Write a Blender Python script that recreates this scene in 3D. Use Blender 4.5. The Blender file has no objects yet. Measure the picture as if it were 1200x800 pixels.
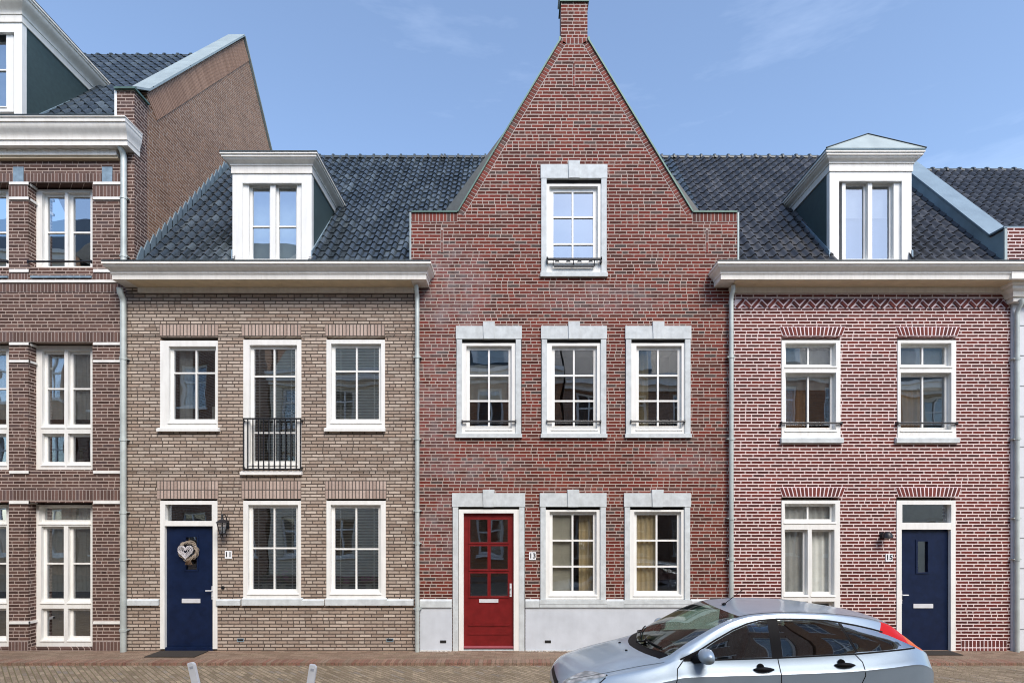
import bpy, bmesh, math, random
from mathutils import Vector, Matrix
R = math.radians
rnd = random.Random(7)
SC = bpy.context.scene
COL = SC.collection
HZ, VX, CD, CH = 610.0, 604.0, 10.0, 2.338      # measured off the photograph: horizon row, vanishing column, camera distance / height

def X(px, y=0.0): return (px - VX) * (CD + y) / 650.0
def Z(py, y=0.0): return CH + (HZ - py) * (CD + y) / 650.0

# ------------------------------------------------------------------ materials
MATS = {}
def nodes_of(name):
    m = bpy.data.materials.new(name); m.use_nodes = True
    nt = m.node_tree; b = nt.nodes['Principled BSDF']
    return m, nt, b
def N(nt, t, **kw):
    n = nt.nodes.new(t)
    for k, v in kw.items(): setattr(n, k, v)
    return n
def L(nt, a, b): nt.links.new(a, b)
def mth(nt, op, a, b=None, c=None):
    n = N(nt, 'ShaderNodeMath', operation=op)
    for i, v in enumerate((a, b, c)):
        if v is None: continue
        if hasattr(v, 'is_output'): L(nt, v, n.inputs[i])
        else: n.inputs[i].default_value = v
    return n.outputs[0]
def noise(nt, scale, detail=3, rough=.55, vec=None):
    n = N(nt, 'ShaderNodeTexNoise'); n.inputs['Scale'].default_value = scale
    n.inputs['Detail'].default_value = detail; n.inputs['Roughness'].default_value = rough
    if vec is None: vec = N(nt, 'ShaderNodeNewGeometry').outputs['Position']
    L(nt, vec, n.inputs['Vector'])
    return n.outputs['Fac']
def ramp(nt, fac, stops, const=False):
    n = N(nt, 'ShaderNodeValToRGB'); cr = n.color_ramp
    if const: cr.interpolation = 'CONSTANT'
    while len(cr.elements) < len(stops): cr.elements.new(.5)
    for e, (p, c) in zip(cr.elements, stops):
        e.position = p; e.color = (*c, 1) if len(c) == 3 else c
    L(nt, fac, n.inputs[0]); return n.outputs[0]
def mixc(nt, f, a, b, mode='MIX'):
    n = N(nt, 'ShaderNodeMix', data_type='RGBA', blend_type=mode)
    for i, v in ((0, f), (6, a), (7, b)):
        if hasattr(v, 'is_output'): L(nt, v, n.inputs[i])
        elif i == 0: n.inputs[i].default_value = v
        else: n.inputs[i].default_value = (*v, 1)
    return n.outputs[2]
def bump(nt, h, b, strength=.4, dist=.01):
    n = N(nt, 'ShaderNodeBump'); n.inputs['Strength'].default_value = strength
    n.inputs['Distance'].default_value = dist
    L(nt, h, n.inputs['Height']); L(nt, n.outputs[0], b.inputs['Normal'])

def plain(name, col, rough=.6, metal=0., var=.08, vs=6., coat=0., bmp=0., spec=None, streak=0.):
    if name in MATS: return MATS[name]
    m, nt, b = nodes_of(name)
    f = noise(nt, vs, 4)
    lo = tuple(c * (1 - var) for c in col); hi = tuple(min(1, c * (1 + var)) for c in col)
    c = ramp(nt, f, [(.3, lo), (.7, hi)])
    if streak:
        mp_ = N(nt, 'ShaderNodeMapping'); mp_.inputs['Scale'].default_value = (9, 9, 1.1); L(nt, N(nt, 'ShaderNodeNewGeometry').outputs['Position'], mp_.inputs[0])
        c = mixc(nt, streak, c, ramp(nt, noise(nt, 1.6, 5, .65, mp_.outputs[0]), [(.38, (.62, .60, .56)), (.56, (1, 1, 1))]), 'MULTIPLY')
    L(nt, c, b.inputs['Base Color'])
    b.inputs['Metallic'].default_value = metal
    if coat: b.inputs['Coat Weight'].default_value = coat; b.inputs['Coat Roughness'].default_value = .05
    if spec is not None: b.inputs['Specular IOR Level'].default_value = spec
    r = mth(nt, 'MULTIPLY_ADD', f, .15, rough - .07); L(nt, r, b.inputs['Roughness'])
    if bmp: bump(nt, noise(nt, vs * 12, 3), b, bmp, .004)
    MATS[name] = m; return m

# brick bond worked out per course: every course shifts and now and then a brick is split into two headers
def brick_group():
    g = bpy.data.node_groups.new('brick_bond', 'ShaderNodeTree')
    I = g.interface
    for nm, t in (('Vector', 'NodeSocketVector'), ('Length', 'NodeSocketFloat'), ('Height', 'NodeSocketFloat'), ('Joint', 'NodeSocketFloat'), ('Headers', 'NodeSocketFloat')):
        I.new_socket(nm, in_out='INPUT', socket_type=t)
    for nm in ('Mortar', 'Random', 'Random2'): I.new_socket(nm, in_out='OUTPUT', socket_type='NodeSocketFloat')
    gi = N(g, 'NodeGroupInput'); go = N(g, 'NodeGroupOutput')
    def M(op, a, b=None, c=None): return mth(g, op, a, b, c)
    def wn(a, b, k=0.):
        cx = N(g, 'ShaderNodeCombineXYZ'); L(g, a, cx.inputs[0])
        if b is not None: L(g, b, cx.inputs[1])
        cx.inputs[2].default_value = k
        w = N(g, 'ShaderNodeTexWhiteNoise', noise_dimensions='3D'); L(g, cx.outputs[0], w.inputs['Vector'])
        return w.outputs['Value']
    dn = N(g, 'ShaderNodeTexNoise'); dn.inputs['Scale'].default_value = 14; dn.inputs['Detail'].default_value = 2
    L(g, gi.outputs['Vector'], dn.inputs['Vector'])
    sep = N(g, 'ShaderNodeSeparateXYZ'); L(g, gi.outputs['Vector'], sep.inputs[0])
    wob = M('MULTIPLY_ADD', dn.outputs['Fac'], .012, -.006)
    u = M('ADD', sep.outputs[0], wob); v = M('ADD', sep.outputs[1], M('MULTIPLY', wob, .6))
    Ln, H, J, HD = (gi.outputs[k] for k in ('Length', 'Height', 'Joint', 'Headers'))
    vr = M('DIVIDE', v, H); row = M('FLOOR', vr); fz = M('FRACT', vr)
    off = M('MULTIPLY', wn(row, None, 3.), .5)
    alt = M('MULTIPLY', M('MODULO', row, 2.), .5)
    x = M('ADD', M('ADD', M('DIVIDE', u, Ln), M('MULTIPLY', off, .5)), alt)
    cell = M('FLOOR', x); fx = M('FRACT', x)
    split = M('LESS_THAN', wn(cell, row, 9.), HD)
    half = M('MULTIPLY', split, M('MULTIPLY', M('GREATER_THAN', fx, .5), .5))
    fx2 = M('ADD', M('MULTIPLY', M('SUBTRACT', 1., split), fx), M('MULTIPLY', split, M('FRACT', M('MULTIPLY', fx, 2.))))
    wid = M('MULTIPLY', Ln, M('SUBTRACT', 1., M('MULTIPLY', split, .5)))
    cell2 = M('ADD', cell, half)
    dx = M('MULTIPLY', M('MINIMUM', fx2, M('SUBTRACT', 1., fx2)), M('MULTIPLY', wid, 1.35))
    dz = M('MULTIPLY', M('MINIMUM', fz, M('SUBTRACT', 1., fz)), H)
    d = M('MINIMUM', dx, dz)
    mr = N(g, 'ShaderNodeMapRange', interpolation_type='SMOOTHSTEP')
    L(g, d, mr.inputs[0]); L(g, M('MULTIPLY', J, .32), mr.inputs[1]); L(g, M('MULTIPLY', J, .62), mr.inputs[2])
    mr.inputs[3].default_value = 1; mr.inputs[4].default_value = 0
    L(g, mr.outputs[0], go.inputs['Mortar']); L(g, wn(cell2, row, 1.), go.inputs['Random']); L(g, wn(cell2, row, 5.), go.inputs['Random2'])
    return g
BG = brick_group()

def brick_mat(name, stops, mortar, length=.215, height=.06, joint=.013, headers=.25, ground=False, rot=0, stain=None, rough=.85, bm=.5, uvmap=False, dist=.008, weather=.25):
    m, nt, b = nodes_of(name)
    geo = N(nt, 'ShaderNodeNewGeometry'); sep = N(nt, 'ShaderNodeSeparateXYZ'); L(nt, geo.outputs['Position'], sep.inputs[0])
    cx = N(nt, 'ShaderNodeCombineXYZ')
    if ground:
        L(nt, sep.outputs[0], cx.inputs[0]); L(nt, sep.outputs[1], cx.inputs[1])
    else:
        L(nt, mth(nt, 'ADD', sep.outputs[0], sep.outputs[1]), cx.inputs[0]); L(nt, sep.outputs[2], cx.inputs[1])
    vec = cx.outputs[0]
    if rot:
        vr = N(nt, 'ShaderNodeVectorRotate', rotation_type='Z_AXIS'); L(nt, vec, vr.inputs['Vector']); vr.inputs['Angle'].default_value = rot
        vec = vr.outputs[0]
    g = N(nt, 'ShaderNodeGroup'); g.node_tree = BG
    L(nt, vec, g.inputs['Vector'])
    for k, v in (('Length', length), ('Height', height), ('Joint', joint), ('Headers', headers)): g.inputs[k].default_value = v
    c = ramp(nt, g.outputs['Random'], stops)
    n1 = noise(nt, 45, 4, .65); n2 = noise(nt, .9, 5, .6)
    c = mixc(nt, .55, c, ramp(nt, n1, [(.25, (.35, .35, .35)), (.75, (1, 1, 1))]), 'MULTIPLY')
    v2 = ramp(nt, g.outputs['Random2'], [(0, (.62, .62, .62)), (1, (1.0, 1.0, 1.0))])
    c = mixc(nt, .7, c, v2, 'MULTIPLY')
    mc = mixc(nt, .5, mortar, ramp(nt, n1, [(.3, (.6, .6, .6)), (.7, (1, 1, 1))]), 'MULTIPLY')
    c = mixc(nt, g.outputs['Mortar'], c, mc)
    c = mixc(nt, weather, c, ramp(nt, n2, [(.3, (.5, .48, .47)), (.7, (1.25, 1.25, 1.25))]), 'MULTIPLY')
    if ground:
        g1 = noise(nt, 70, 3, .8); g2 = noise(nt, 5, 5, .75)
        c = mixc(nt, .75, c, ramp(nt, g1, [(.36, (.45, .42, .38)), (.5, (.95, .93, .9)), (.66, (1.5, 1.45, 1.35))]), 'MULTIPLY')
        c = mixc(nt, ramp(nt, g2, [(.52, (0, 0, 0)), (.7, (.55, .55, .55))]), c, (.20, .165, .10))
    if stain: c = stain(nt, c, sep)
    L(nt, c, b.inputs['Base Color']); b.inputs['Roughness'].default_value = rough
    b.inputs['Specular IOR Level'].default_value = .25
    h = mth(nt, 'MULTIPLY_ADD', g.outputs['Mortar'], -1., mth(nt, 'MULTIPLY', n1, .35))
    bump(nt, h, b, bm, dist)
    MATS[name] = m; return m

def island_brick(name, stops, rough=.85):       # separate little bricks, each its own tone
    m, nt, b = nodes_of(name)
    geo = N(nt, 'ShaderNodeNewGeometry')
    c = ramp(nt, geo.outputs['Random Per Island'], stops)
    n1 = noise(nt, 45, 4, .65)
    c = mixc(nt, .5, c, ramp(nt, n1, [(.25, (.4, .4, .4)), (.75, (1, 1, 1))]), 'MULTIPLY')
    L(nt, c, b.inputs['Base Color']); b.inputs['Roughness'].default_value = rough
    bump(nt, n1, b, .4, .004)
    MATS[name] = m; return m

def bloom(nt, c, sep):                           # lime bloom on the red gable, upper left and a weaker patch mid height
    def spot(cx, cz, rx, rz):
        a = mth(nt, 'POWER', mth(nt, 'DIVIDE', mth(nt, 'SUBTRACT', sep.outputs[0], cx), rx), 2.)
        d = mth(nt, 'POWER', mth(nt, 'DIVIDE', mth(nt, 'SUBTRACT', sep.outputs[2], cz), rz), 2.)
        return mth(nt, 'MAXIMUM', 0., mth(nt, 'SUBTRACT', 1., mth(nt, 'ADD', a, d)))
    s = spot(X(530), Z(345), .8, 1.1)
    for a in ((X(508), Z(480), .55, 1.6), (X(540), Z(545), 1.3, .45), (X(700), Z(350), 1.6, .35), (X(515), Z(620), .5, .9), (X(800), Z(540), .9, .35)):
        s = mth(nt, 'MAXIMUM', s, mth(nt, 'MULTIPLY', spot(*a), .75))
    n = noise(nt, 3.2, 5, .65)
    f = mth(nt, 'MULTIPLY', s, mth(nt, 'MULTIPLY', mth(nt, 'SUBTRACT', n, .38), 1.5))
    f.node.use_clamp = True
    return mixc(nt, f, c, (.36, .34, .36))

RED_G = [(0, (.09, .028, .020)), (.3, (.155, .034, .022)), (.6, (.235, .040, .027)), (.82, (.235, .062, .040)), (.95, (.12, .07, .06)), (1, (.10, .07, .065))]
RED_R = [(0, (.085, .020, .017)), (.4, (.15, .028, .022)), (.75, (.21, .042, .030)), (1, (.12, .034, .030))]
TAN = [(0, (.47, .355, .28)), (.35, (.61, .49, .40)), (.7, (.71, .60, .505)), (1, (.52, .395, .32))]
BRN = [(0, (.085, .047, .038)), (.4, (.13, .072, .058)), (.75, (.18, .10, .08)), (1, (.115, .075, .072))]
OPP = [(0, (.42, .18, .08)), (.5, (.55, .26, .12)), (1, (.38, .17, .09))]
m_red = brick_mat('brick_red_gable', RED_G, (.52, .42, .37), stain=bloom, joint=.017, headers=.3)
m_redr = brick_mat('brick_red_white_joint', RED_R, (.87, .72, .69), joint=.022, headers=.08)
m_tan = brick_mat('brick_grey_beige', TAN, (.095, .075, .062), joint=.021, headers=.12)
m_brn = brick_mat('brick_brown_purple', BRN, (.48, .38, .33), joint=.018, headers=.2)
m_brn_side = brick_mat('brick_brown_party_wall', [(0, (.26, .135, .08)), (.5, (.38, .21, .13)), (1, (.30, .17, .115))], (.50, .40, .33), joint=.016)
m_opp = brick_mat('brick_orange_opposite', OPP, (.4, .34, .28))
m_road = brick_mat('road_clinkers', [(0, (.30, .23, .17)), (.4, (.40, .32, .24)), (.8, (.48, .39, .29)), (1, (.33, .29, .26))], (.17, .15, .08), length=.20, height=.066, joint=.014, headers=0, ground=True, rot=R(45), dist=.006)
m_pave = brick_mat('pavement_clinkers', [(0, (.30, .20, .15)), (.5, (.40, .28, .21)), (1, (.44, .33, .25))], (.18, .15, .10), length=.21, height=.07, joint=.012, headers=.1, ground=True, dist=.006)
m_kerb = brick_mat('kerb_clinkers', [(0, (.33, .17, .13)), (.5, (.38, .24, .18)), (1, (.36, .27, .21))], (.16, .13, .09), length=.07, height=.30, joint=.012, headers=0, ground=True)
i_red = island_brick('soldier_red', RED_G); i_redr = island_brick('soldier_dark_red', RED_R)
i_tan = island_brick('soldier_beige', [(0, (.42, .31, .26)), (1, (.62, .49, .42))]); i_brn = island_brick('soldier_brown', BRN)
mo_red = plain('mortar_grey', (.46, .39, .36), .9); mo_redr = plain('mortar_white', (.86, .74, .76), .9)
mo_tan = plain('mortar_dark', (.10, .085, .075), .9); mo_brn = plain('mortar_beige', (.34, .28, .26), .9)

white = plain('white_paint', (.84, .84, .81), .45, var=.04, vs=3, streak=.16)
cream = plain('cream_paint', (.84, .81, .75), .45, var=.05, vs=2.5, streak=.2)
beige = plain('beige_soffit', (.70, .58, .40), .6)
stone = plain('blue_grey_stone', (.58, .62, .63), .75, var=.13, vs=9, bmp=.2, streak=.12)
wband = plain('white_stone_band', (.80, .79, .76), .7)
plaster = plain('plaster_plinth', (.58, .62, .67), .85, var=.09, vs=2.6, bmp=.25, streak=.05)
zinc = plain('zinc_sheet', (.26, .36, .41), .5, .3, var=.14, vs=3)
zincm = plain('blue_grey_zinc', (.20, .27, .32), .5, .2, var=.1, vs=3)
zincl = plain('pale_zinc', (.34, .40, .40), .5, .2, var=.1, vs=3)
lead = plain('lead_flashing', (.24, .33, .40), .5, .25, var=.25, vs=9)
patina = plain('patina_coping', (.09, .16, .135), .5, .3, var=.2, vs=8)
pipem = plain('downpipe_zinc', (.50, .55, .53), .5, .25, var=.15, vs=4)
cheekm = plain('dormer_cheek_slate_green', (.045, .075, .078), .6, var=.15, vs=12)
black = plain('black_metal', (.015, .016, .02), .4, .2)
dark = plain('dark_recess_and_shade', (.012, .011, .01), .9)
bluep = plain('navy_door_paint', (.004, .012, .044), .45, var=.2, vs=9, coat=.05, spec=.3)
redp = plain('red_door_paint', (.165, .006, .007), .42, var=.16, vs=9, coat=.1)
steel = plain('brushed_steel', (.72, .73, .76), .4, .15)
plate = plain('number_plate_enamel', (.85, .87, .9), .3)
matm = plain('coir_mat', (.035, .028, .022), .95, var=.3, vs=40, bmp=.5)
twig = plain('dried_twigs', (.36, .30, .24), .9, var=.3, vs=60)
heartm = plain('white_wicker_heart', (.58, .56, .58), .8, var=.2, vs=70, bmp=.5)
leafm = plain('houseplant_leaf', (.05, .10, .035), .6)
flowm = plain('orchid_flower', (.55, .2, .42), .6)
potm = plain('plant_pot', (.6, .58, .55), .5)
roomw = plain('room_plaster', (.26, .22, .17), .9)
roomf = plain('room_floor_oak', (.28, .18, .10), .6)
slatm = plain('blind_slat', (.86, .84, .78), .5)
curt = plain('net_curtain', (.82, .82, .80), .9, var=.1, vs=5)
curtw = plain('warm_glow_curtain', (.86, .68, .40), .9)  # glow of a lit room put into the cloth colour
amber_refl = plain('amber_reflection', (.62, .30, .10), .9)  # reflection of sunlit brick painted as a sheet colour
wood_in = plain('indoor_cupboard_wood', (.34, .20, .10), .5)
galv = plain('galvanised_post', (.66, .69, .74), .5, .15)
pebm = plain('pale_pebbles', (.55, .52, .48), .9, var=.3, vs=60)
h5m = plain('pale_painted_facade', (.66, .68, .72), .7, var=.05, vs=2, bmp=.1)
flat_roof = plain('dark_roofing', (.05, .055, .06), .8)

def tile_mat(name, cols, wet):
    m, nt, b = nodes_of(name)
    uv = N(nt, 'ShaderNodeUVMap'); fl = N(nt, 'ShaderNodeVectorMath', operation='FLOOR'); L(nt, uv.outputs[0], fl.inputs[0])
    w = N(nt, 'ShaderNodeTexWhiteNoise', noise_dimensions='2D'); L(nt, fl.outputs[0], w.inputs['Vector'])
    c = ramp(nt, w.outputs['Value'], cols)
    n = noise(nt, 22, 4); c = mixc(nt, .6, c, ramp(nt, n, [(.3, (.5, .5, .5)), (.7, (1.15, 1.15, 1.15))]), 'MULTIPLY')
    n3 = noise(nt, 1.1, 4); c = mixc(nt, .5, c, ramp(nt, n3, [(.35, (.6, .62, .6)), (.65, (1.2, 1.2, 1.2))]), 'MULTIPLY')
    L(nt, c, b.inputs['Base Color'])
    L(nt, mth(nt, 'MULTIPLY_ADD', n, .25, wet), b.inputs['Roughness'])
    bump(nt, n, b, .25, .004); MATS[name] = m; return m
tile_l = tile_mat('glazed_dark_tiles', [(0, (.034, .044, .052)), (.7, (.052, .065, .078)), (1, (.095, .118, .135))], .06)
tile_r = tile_mat('matt_dark_tiles', [(0, (.030, .031, .035)), (.7, (.048, .049, .053)), (1, (.08, .08, .084))], .28)
ridgem = plain('ridge_tile_dark', (.04, .052, .055), .45, var=.3, vs=9)

def glass_mat(name, refl, tint=(1, 1, 1), wav=.02, clear=1.0):
    m = bpy.data.materials.new(name); m.use_nodes = True; nt = m.node_tree; nt.nodes.clear()
    out = N(nt, 'ShaderNodeOutputMaterial'); tr = N(nt, 'ShaderNodeBsdfTransparent'); gl = N(nt, 'ShaderNodeBsdfGlossy')
    tr.inputs[0].default_value = tuple(t * clear for t in tint) + (1,); gl.inputs['Roughness'].default_value = .01
    gl.inputs['Color'].default_value = (.92, .96, 1, 1)
    lw = N(nt, 'ShaderNodeLayerWeight'); lw.inputs[0].default_value = .35
    f = mth(nt, 'MULTIPLY_ADD', lw.outputs['Fresnel'], .6, refl); f.node.use_clamp = True
    bp = N(nt, 'ShaderNodeBump'); bp.inputs['Strength'].default_value = wav; bp.inputs['Distance'].default_value = 1.
    L(nt, noise(nt, 1.6, 1), bp.inputs['Height']); L(nt, bp.outputs[0], gl.inputs['Normal'])
    mx = N(nt, 'ShaderNodeMixShader'); L(nt, f, mx.inputs[0]); L(nt, tr.outputs[0], mx.inputs[1]); L(nt, gl.outputs[0], mx.inputs[2])
    L(nt, mx.outputs[0], out.inputs[0]); MATS[name] = m; return m
glass = glass_mat('window_glass', .34, (.88, .91, .89), .004)
glass_hi = glass_mat('coated_glass', .42, (.6, .7, .75), .003)
glass_lo = glass_mat('clear_glass', .12, (.92, .94, .92), .004)
cglass = glass_mat('tinted_car_glass', .30, (.42, .50, .45), .001)
wglass = glass_mat('windscreen_glass', .10, (.62, .85, .72), .001)
lglass = glass_mat('lamp_glass', .12, (.9, .95, 1), .002)

# ------------------------------------------------------------------ mesh builder
class MB:
    def __init__(s): s.bm = bmesh.new(); s.uv = None
    def quad(s, pts, mi=0):
        vs = [s.bm.verts.new(p) for p in pts]
        f = s.bm.faces.new(vs); f.material_index = mi; return f
    def box(s, x0, x1, y0, y1, z0, z1, mi=0, mat=None):
        if x0 > x1: x0, x1 = x1, x0
        if y0 > y1: y0, y1 = y1, y0
        if z0 > z1: z0, z1 = z1, z0
        c = [Vector((x, y, z)) for x in (x0, x1) for y in (y0, y1) for z in (z0, z1)]
        if mat: c = [mat @ v for v in c]
        v = [s.bm.verts.new(p) for p in c]
        for q in ((0, 1, 3, 2), (4, 6, 7, 5), (0, 4, 5, 1), (2, 3, 7, 6), (0, 2, 6, 4), (1, 5, 7, 3)):
            f = s.bm.faces.new([v[i] for i in q]); f.material_index = mi
        return s
    def prism(s, pts, y0, y1, mi=0, axis='y'):
        def P(a, b, c): return (a, c, b) if axis == 'y' else (c, a, b)
        A = [s.bm.verts.new(P(a, b, y0)) for a, b in pts]; B = [s.bm.verts.new(P(a, b, y1)) for a, b in pts]
        fs = [s.bm.faces.new(A), s.bm.faces.new(B[::-1])]
        n = len(pts)
        for i in range(n): fs.append(s.bm.faces.new((A[i], B[i], B[(i + 1) % n], A[(i + 1) % n])))
        for f in fs: f.material_index = mi
        return s
    def tube(s, path, r, seg=10, mi=0, closed=False, rs=None):
        path = [Vector(p) for p in path]; rings = []
        n = len(path)
        for i, p in enumerate(path):
            if closed: d = path[(i + 1) % n] - path[i - 1]
            else: d = path[min(i + 1, n - 1)] - path[max(i - 1, 0)]
            d.normalize()
            a = d.cross(Vector((0, 0, 1)))
            if a.length < .05: a = d.cross(Vector((0, 1, 0)))
            a.normalize(); b = d.cross(a)
            rr = rs[i] if rs else r
            rings.append([s.bm.verts.new(p + rr * (math.cos(t) * a + math.sin(t) * b)) for t in [2 * math.pi * k / seg for k in range(seg)]])
        for i in range(n if closed else n - 1):
            q = rings[(i + 1) % n]
            for k in range(seg):
                f = s.bm.faces.new((rings[i][k], rings[i][(k + 1) % seg], q[(k + 1) % seg], q[k])); f.material_index = mi
        if not closed:
            for rg in (rings[0][::-1], rings[-1]): s.bm.faces.new(rg).material_index = mi
        return s
    def plate(s, x0, x1, z0, z1, holes, y0, y1, mi=0, hmi=None):     # a flat slab in the XZ plane with square holes
        xs = sorted({round(v, 5) for v in [x0, x1] + [h[0] for h in holes] + [h[1] for h in holes] if x0 - 1e-6 <= v <= x1 + 1e-6})
        zs = sorted({round(v, 5) for v in [z0, z1] + [h[2] for h in holes] + [h[3] for h in holes] if z0 - 1e-6 <= v <= z1 + 1e-6})
        def solid(i, j):
            if i < 0 or j < 0 or i >= len(xs) - 1 or j >= len(zs) - 1: return False
            cx, cz = (xs[i] + xs[i + 1]) / 2, (zs[j] + zs[j + 1]) / 2
            return not any(h[0] < cx < h[1] and h[2] < cz < h[3] for h in holes)
        for i in range(len(xs) - 1):
            for j in range(len(zs) - 1):
                if not solid(i, j): continue
                a, b, c, d = xs[i], xs[i + 1], zs[j], zs[j + 1]
                s.quad([(a, y0, c), (b, y0, c), (b, y0, d), (a, y0, d)], mi)
                s.quad([(a, y1, c), (a, y1, d), (b, y1, d), (b, y1, c)], mi)
                k = mi if hmi is None else hmi
                if not solid(i - 1, j): s.quad([(a, y0, c), (a, y0, d), (a, y1, d), (a, y1, c)], k)
                if not solid(i + 1, j): s.quad([(b, y0, c), (b, y1, c), (b, y1, d), (b, y0, d)], k)
                if not solid(i, j - 1): s.quad([(a, y0, c), (a, y1, c), (b, y1, c), (b, y0, c)], k)
                if not solid(i, j + 1): s.quad([(a, y0, d), (b, y0, d), (b, y1, d), (a, y1, d)], k)
        return s
    def build(s, name, mats, parent=None, smooth=False, weld=True, sharp=None, kind=None):
        if weld: bmesh.ops.remove_doubles(s.bm, verts=s.bm.verts, dist=1e-5)
        bmesh.ops.recalc_face_normals(s.bm, faces=s.bm.faces)
        me = bpy.data.meshes.new(name); s.bm.to_mesh(me); s.bm.free()
        return link(name, me, mats, parent, smooth, sharp, kind)
LOCAL = set()
def link(name, me, mats, parent=None, smooth=False, sharp=None, kind=None):
    if not isinstance(mats, (list, tuple)): mats = [mats]
    for m in mats: me.materials.append(m)
    if smooth:
        me.polygons.foreach_set('use_smooth', [True] * len(me.polygons))
        if sharp: me.set_sharp_from_angle(angle=R(sharp))
    o = bpy.data.objects.new(name, me); COL.objects.link(o)
    if parent is not None:
        o.parent = parent
        if parent.type == 'EMPTY' and parent.name not in LOCAL: o.matrix_parent_inverse = Matrix.Translation(-parent.location)
    if kind: o['kind'] = kind
    return o
def thing(name, label, cat, loc, group=None, local=False, rotz=0):
    o = bpy.data.objects.new(name, None); COL.objects.link(o); o.location = loc; o.rotation_euler = (0, 0, rotz)
    o.empty_display_size = .3
    o['label'] = label; o['category'] = cat
    if group: o['group'] = group
    if local: LOCAL.add(o.name)
    return o
def tag(o, label, cat, group=None):
    o['label'] = label; o['category'] = cat
    if group: o['group'] = group
    return o

# ------------------------------------------------------------------ building pieces
def sweep(mb, x0, x1, yf, yb, prof, left=1., right=1., mi=0):
    """moulding along a front at y=yf, returned back to y=yb at the sides; prof = closed list of (out, z)"""
    path = []
    if left is not None: path.append((x0, yb, -left, 0))
    path.append((x0, yf, -(left or 0), -1)); path.append((x1, yf, right or 0, -1))
    if right is not None: path.append((x1, yb, right, 0))
    rings = [[mb.bm.verts.new((px + ox * o, py + oy * o, z)) for o, z in prof] for px, py, ox, oy in path]
    n = len(prof)
    for a, b in zip(rings, rings[1:]):
        for k in range(n):
            mb.bm.faces.new((a[k], a[(k + 1) % n], b[(k + 1) % n], b[k])).material_index = mi
    mb.bm.faces.new(rings[0]).material_index = mi; mb.bm.faces.new(rings[-1][::-1]).material_index = mi

def ogee(z0, z1, o0, o1, n=7):
    out = []
    for i in range(n + 1):
        t = i / n; out.append((o0 + (o1 - o0) * (t - math.sin(2 * math.pi * t) / (2 * math.pi) * .9), z0 + (z1 - z0) * t))
    return out

def main_cornice(root, x0, x1, left=1., right=1., ztop=6.795, d=.47, yb=.12):
    mb = MB()
    prof = [(0, ztop - .002), (0, ztop - .255), (d - .13, ztop - .255), (d - .13, ztop - .165)]
    prof += [(d - .115, ztop - .165)] + ogee(ztop - .15, ztop - .045, d - .115, d - .02) + [(d, ztop - .04), (d, ztop)]
    sweep(mb, x0, x1, -.002, yb, prof, left, right)
    c = mb.build('cornice', cream, root, smooth=True, sharp=25)
    mb = MB(); mb.box(x0 + .01, x1 - .01, -.045, 0, ztop - .36, ztop - .262); mb.build('fascia', cream, c)
    mb = MB(); mb.box(x0 + .01, x1 - .01, -.33, -.047, ztop - .266, ztop - .2565)
    n = int((x1 - x0) / .75)
    for i in range(n):
        xx = x0 + .4 + i * (x1 - x0 - .5) / max(1, n); mb.tube([(xx, -.19, ztop - .266), (xx, -.19, ztop - .273)], .022, 8)
    mb.build('soffit_board', beige, c)
    mb = MB(); mb.box(x0 - .46 * (left or 0), x1 + .46 * (right or 0), -d - .008, -.05, ztop, ztop + .022); mb.build('gutter_edge', ridgem, c)
    return c

def soldier(root, name, x0, x1, z0, z1, m, mo, y=0., splay=0., pitch=.0625, joint=.018):
    """standing bricks over an opening: each a small block on a mortar bed"""
    bed = MB(); yb = y - .003
    bed.prism([(x0, z0), (x1, z0), (x1 + splay, z1), (x0 - splay, z1)], yb, y + .02)
    bo = bed.build(name, mo, root)
    mb = MB(); n = max(1, round((x1 - x0) / pitch)); w = (x1 - x0) / n
    rows = 1 if z1 - z0 < .26 else 2
    for r_ in range(rows):
        a, b = z0 + (z1 - z0) * r_ / rows, z0 + (z1 - z0) * (r_ + 1) / rows
        for i in range(n):
            xa, xb = x0 + i * w + joint / 2, x0 + (i + 1) * w - joint / 2
            cx = (x0 + x1) / 2; k = splay / ((x1 - x0) / 2)
            ta, tb = (a - z0) / (z1 - z0), (b - z0) / (z1 - z0)
            jj = joint / 2; q = rnd.uniform(-.0015, .0015)
            def sx(xv, t): return xv + (xv - cx) * k * t
            mb.prism([(sx(xa, ta), a + jj), (sx(xb, ta), a + jj), (sx(xb, tb), b - jj), (sx(xa, tb), b - jj)], yb - .005 + q, y + .01)
    mb.build('standing_brick', m, bo, weld=False)
    return bo

def blind(win, x0, x1, z0, z1, y, pitch=.052, mat=None, tilt=25):
    mb = MB(); z = z1
    while z > z0:
        M_ = Matrix.Translation((0, y, z)) @ Matrix.Rotation(R(tilt), 4, 'X')
        mb.box(x0, x1, -.015, .015, -.001, .001, mat=M_); z -= pitch
    for k in (.14, .5, .86):
        xx = x0 + (x1 - x0) * k; mb.box(xx - .008, xx + .008, y - .024, y - .022, z0, z1)
    mb.box(x0, x1, y - .025, y + .025, z1, z1 + .04)
    mb.build('blind', mat or slatm, win)
def curtain(win, x0, x1, z0, z1, y, mat=None, wave=.09, amp=.014):
    mb = MB(); n = max(6, int((x1 - x0) / .012)); prev = None
    for i in range(n + 1):
        x = x0 + (x1 - x0) * i / n; yy = y + amp * math.sin(2 * math.pi * x / wave) + .006 * math.sin(x * 31)
        cur = (mb.bm.verts.new((x, yy, z0)), mb.bm.verts.new((x, yy, z1)))
        if prev: mb.bm.faces.new((prev[0], cur[0], cur[1], prev[1]))
        prev = cur
    mb.build('curtain', mat or curt, win, smooth=True)  # also draws house D's painted amber reflection

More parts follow.
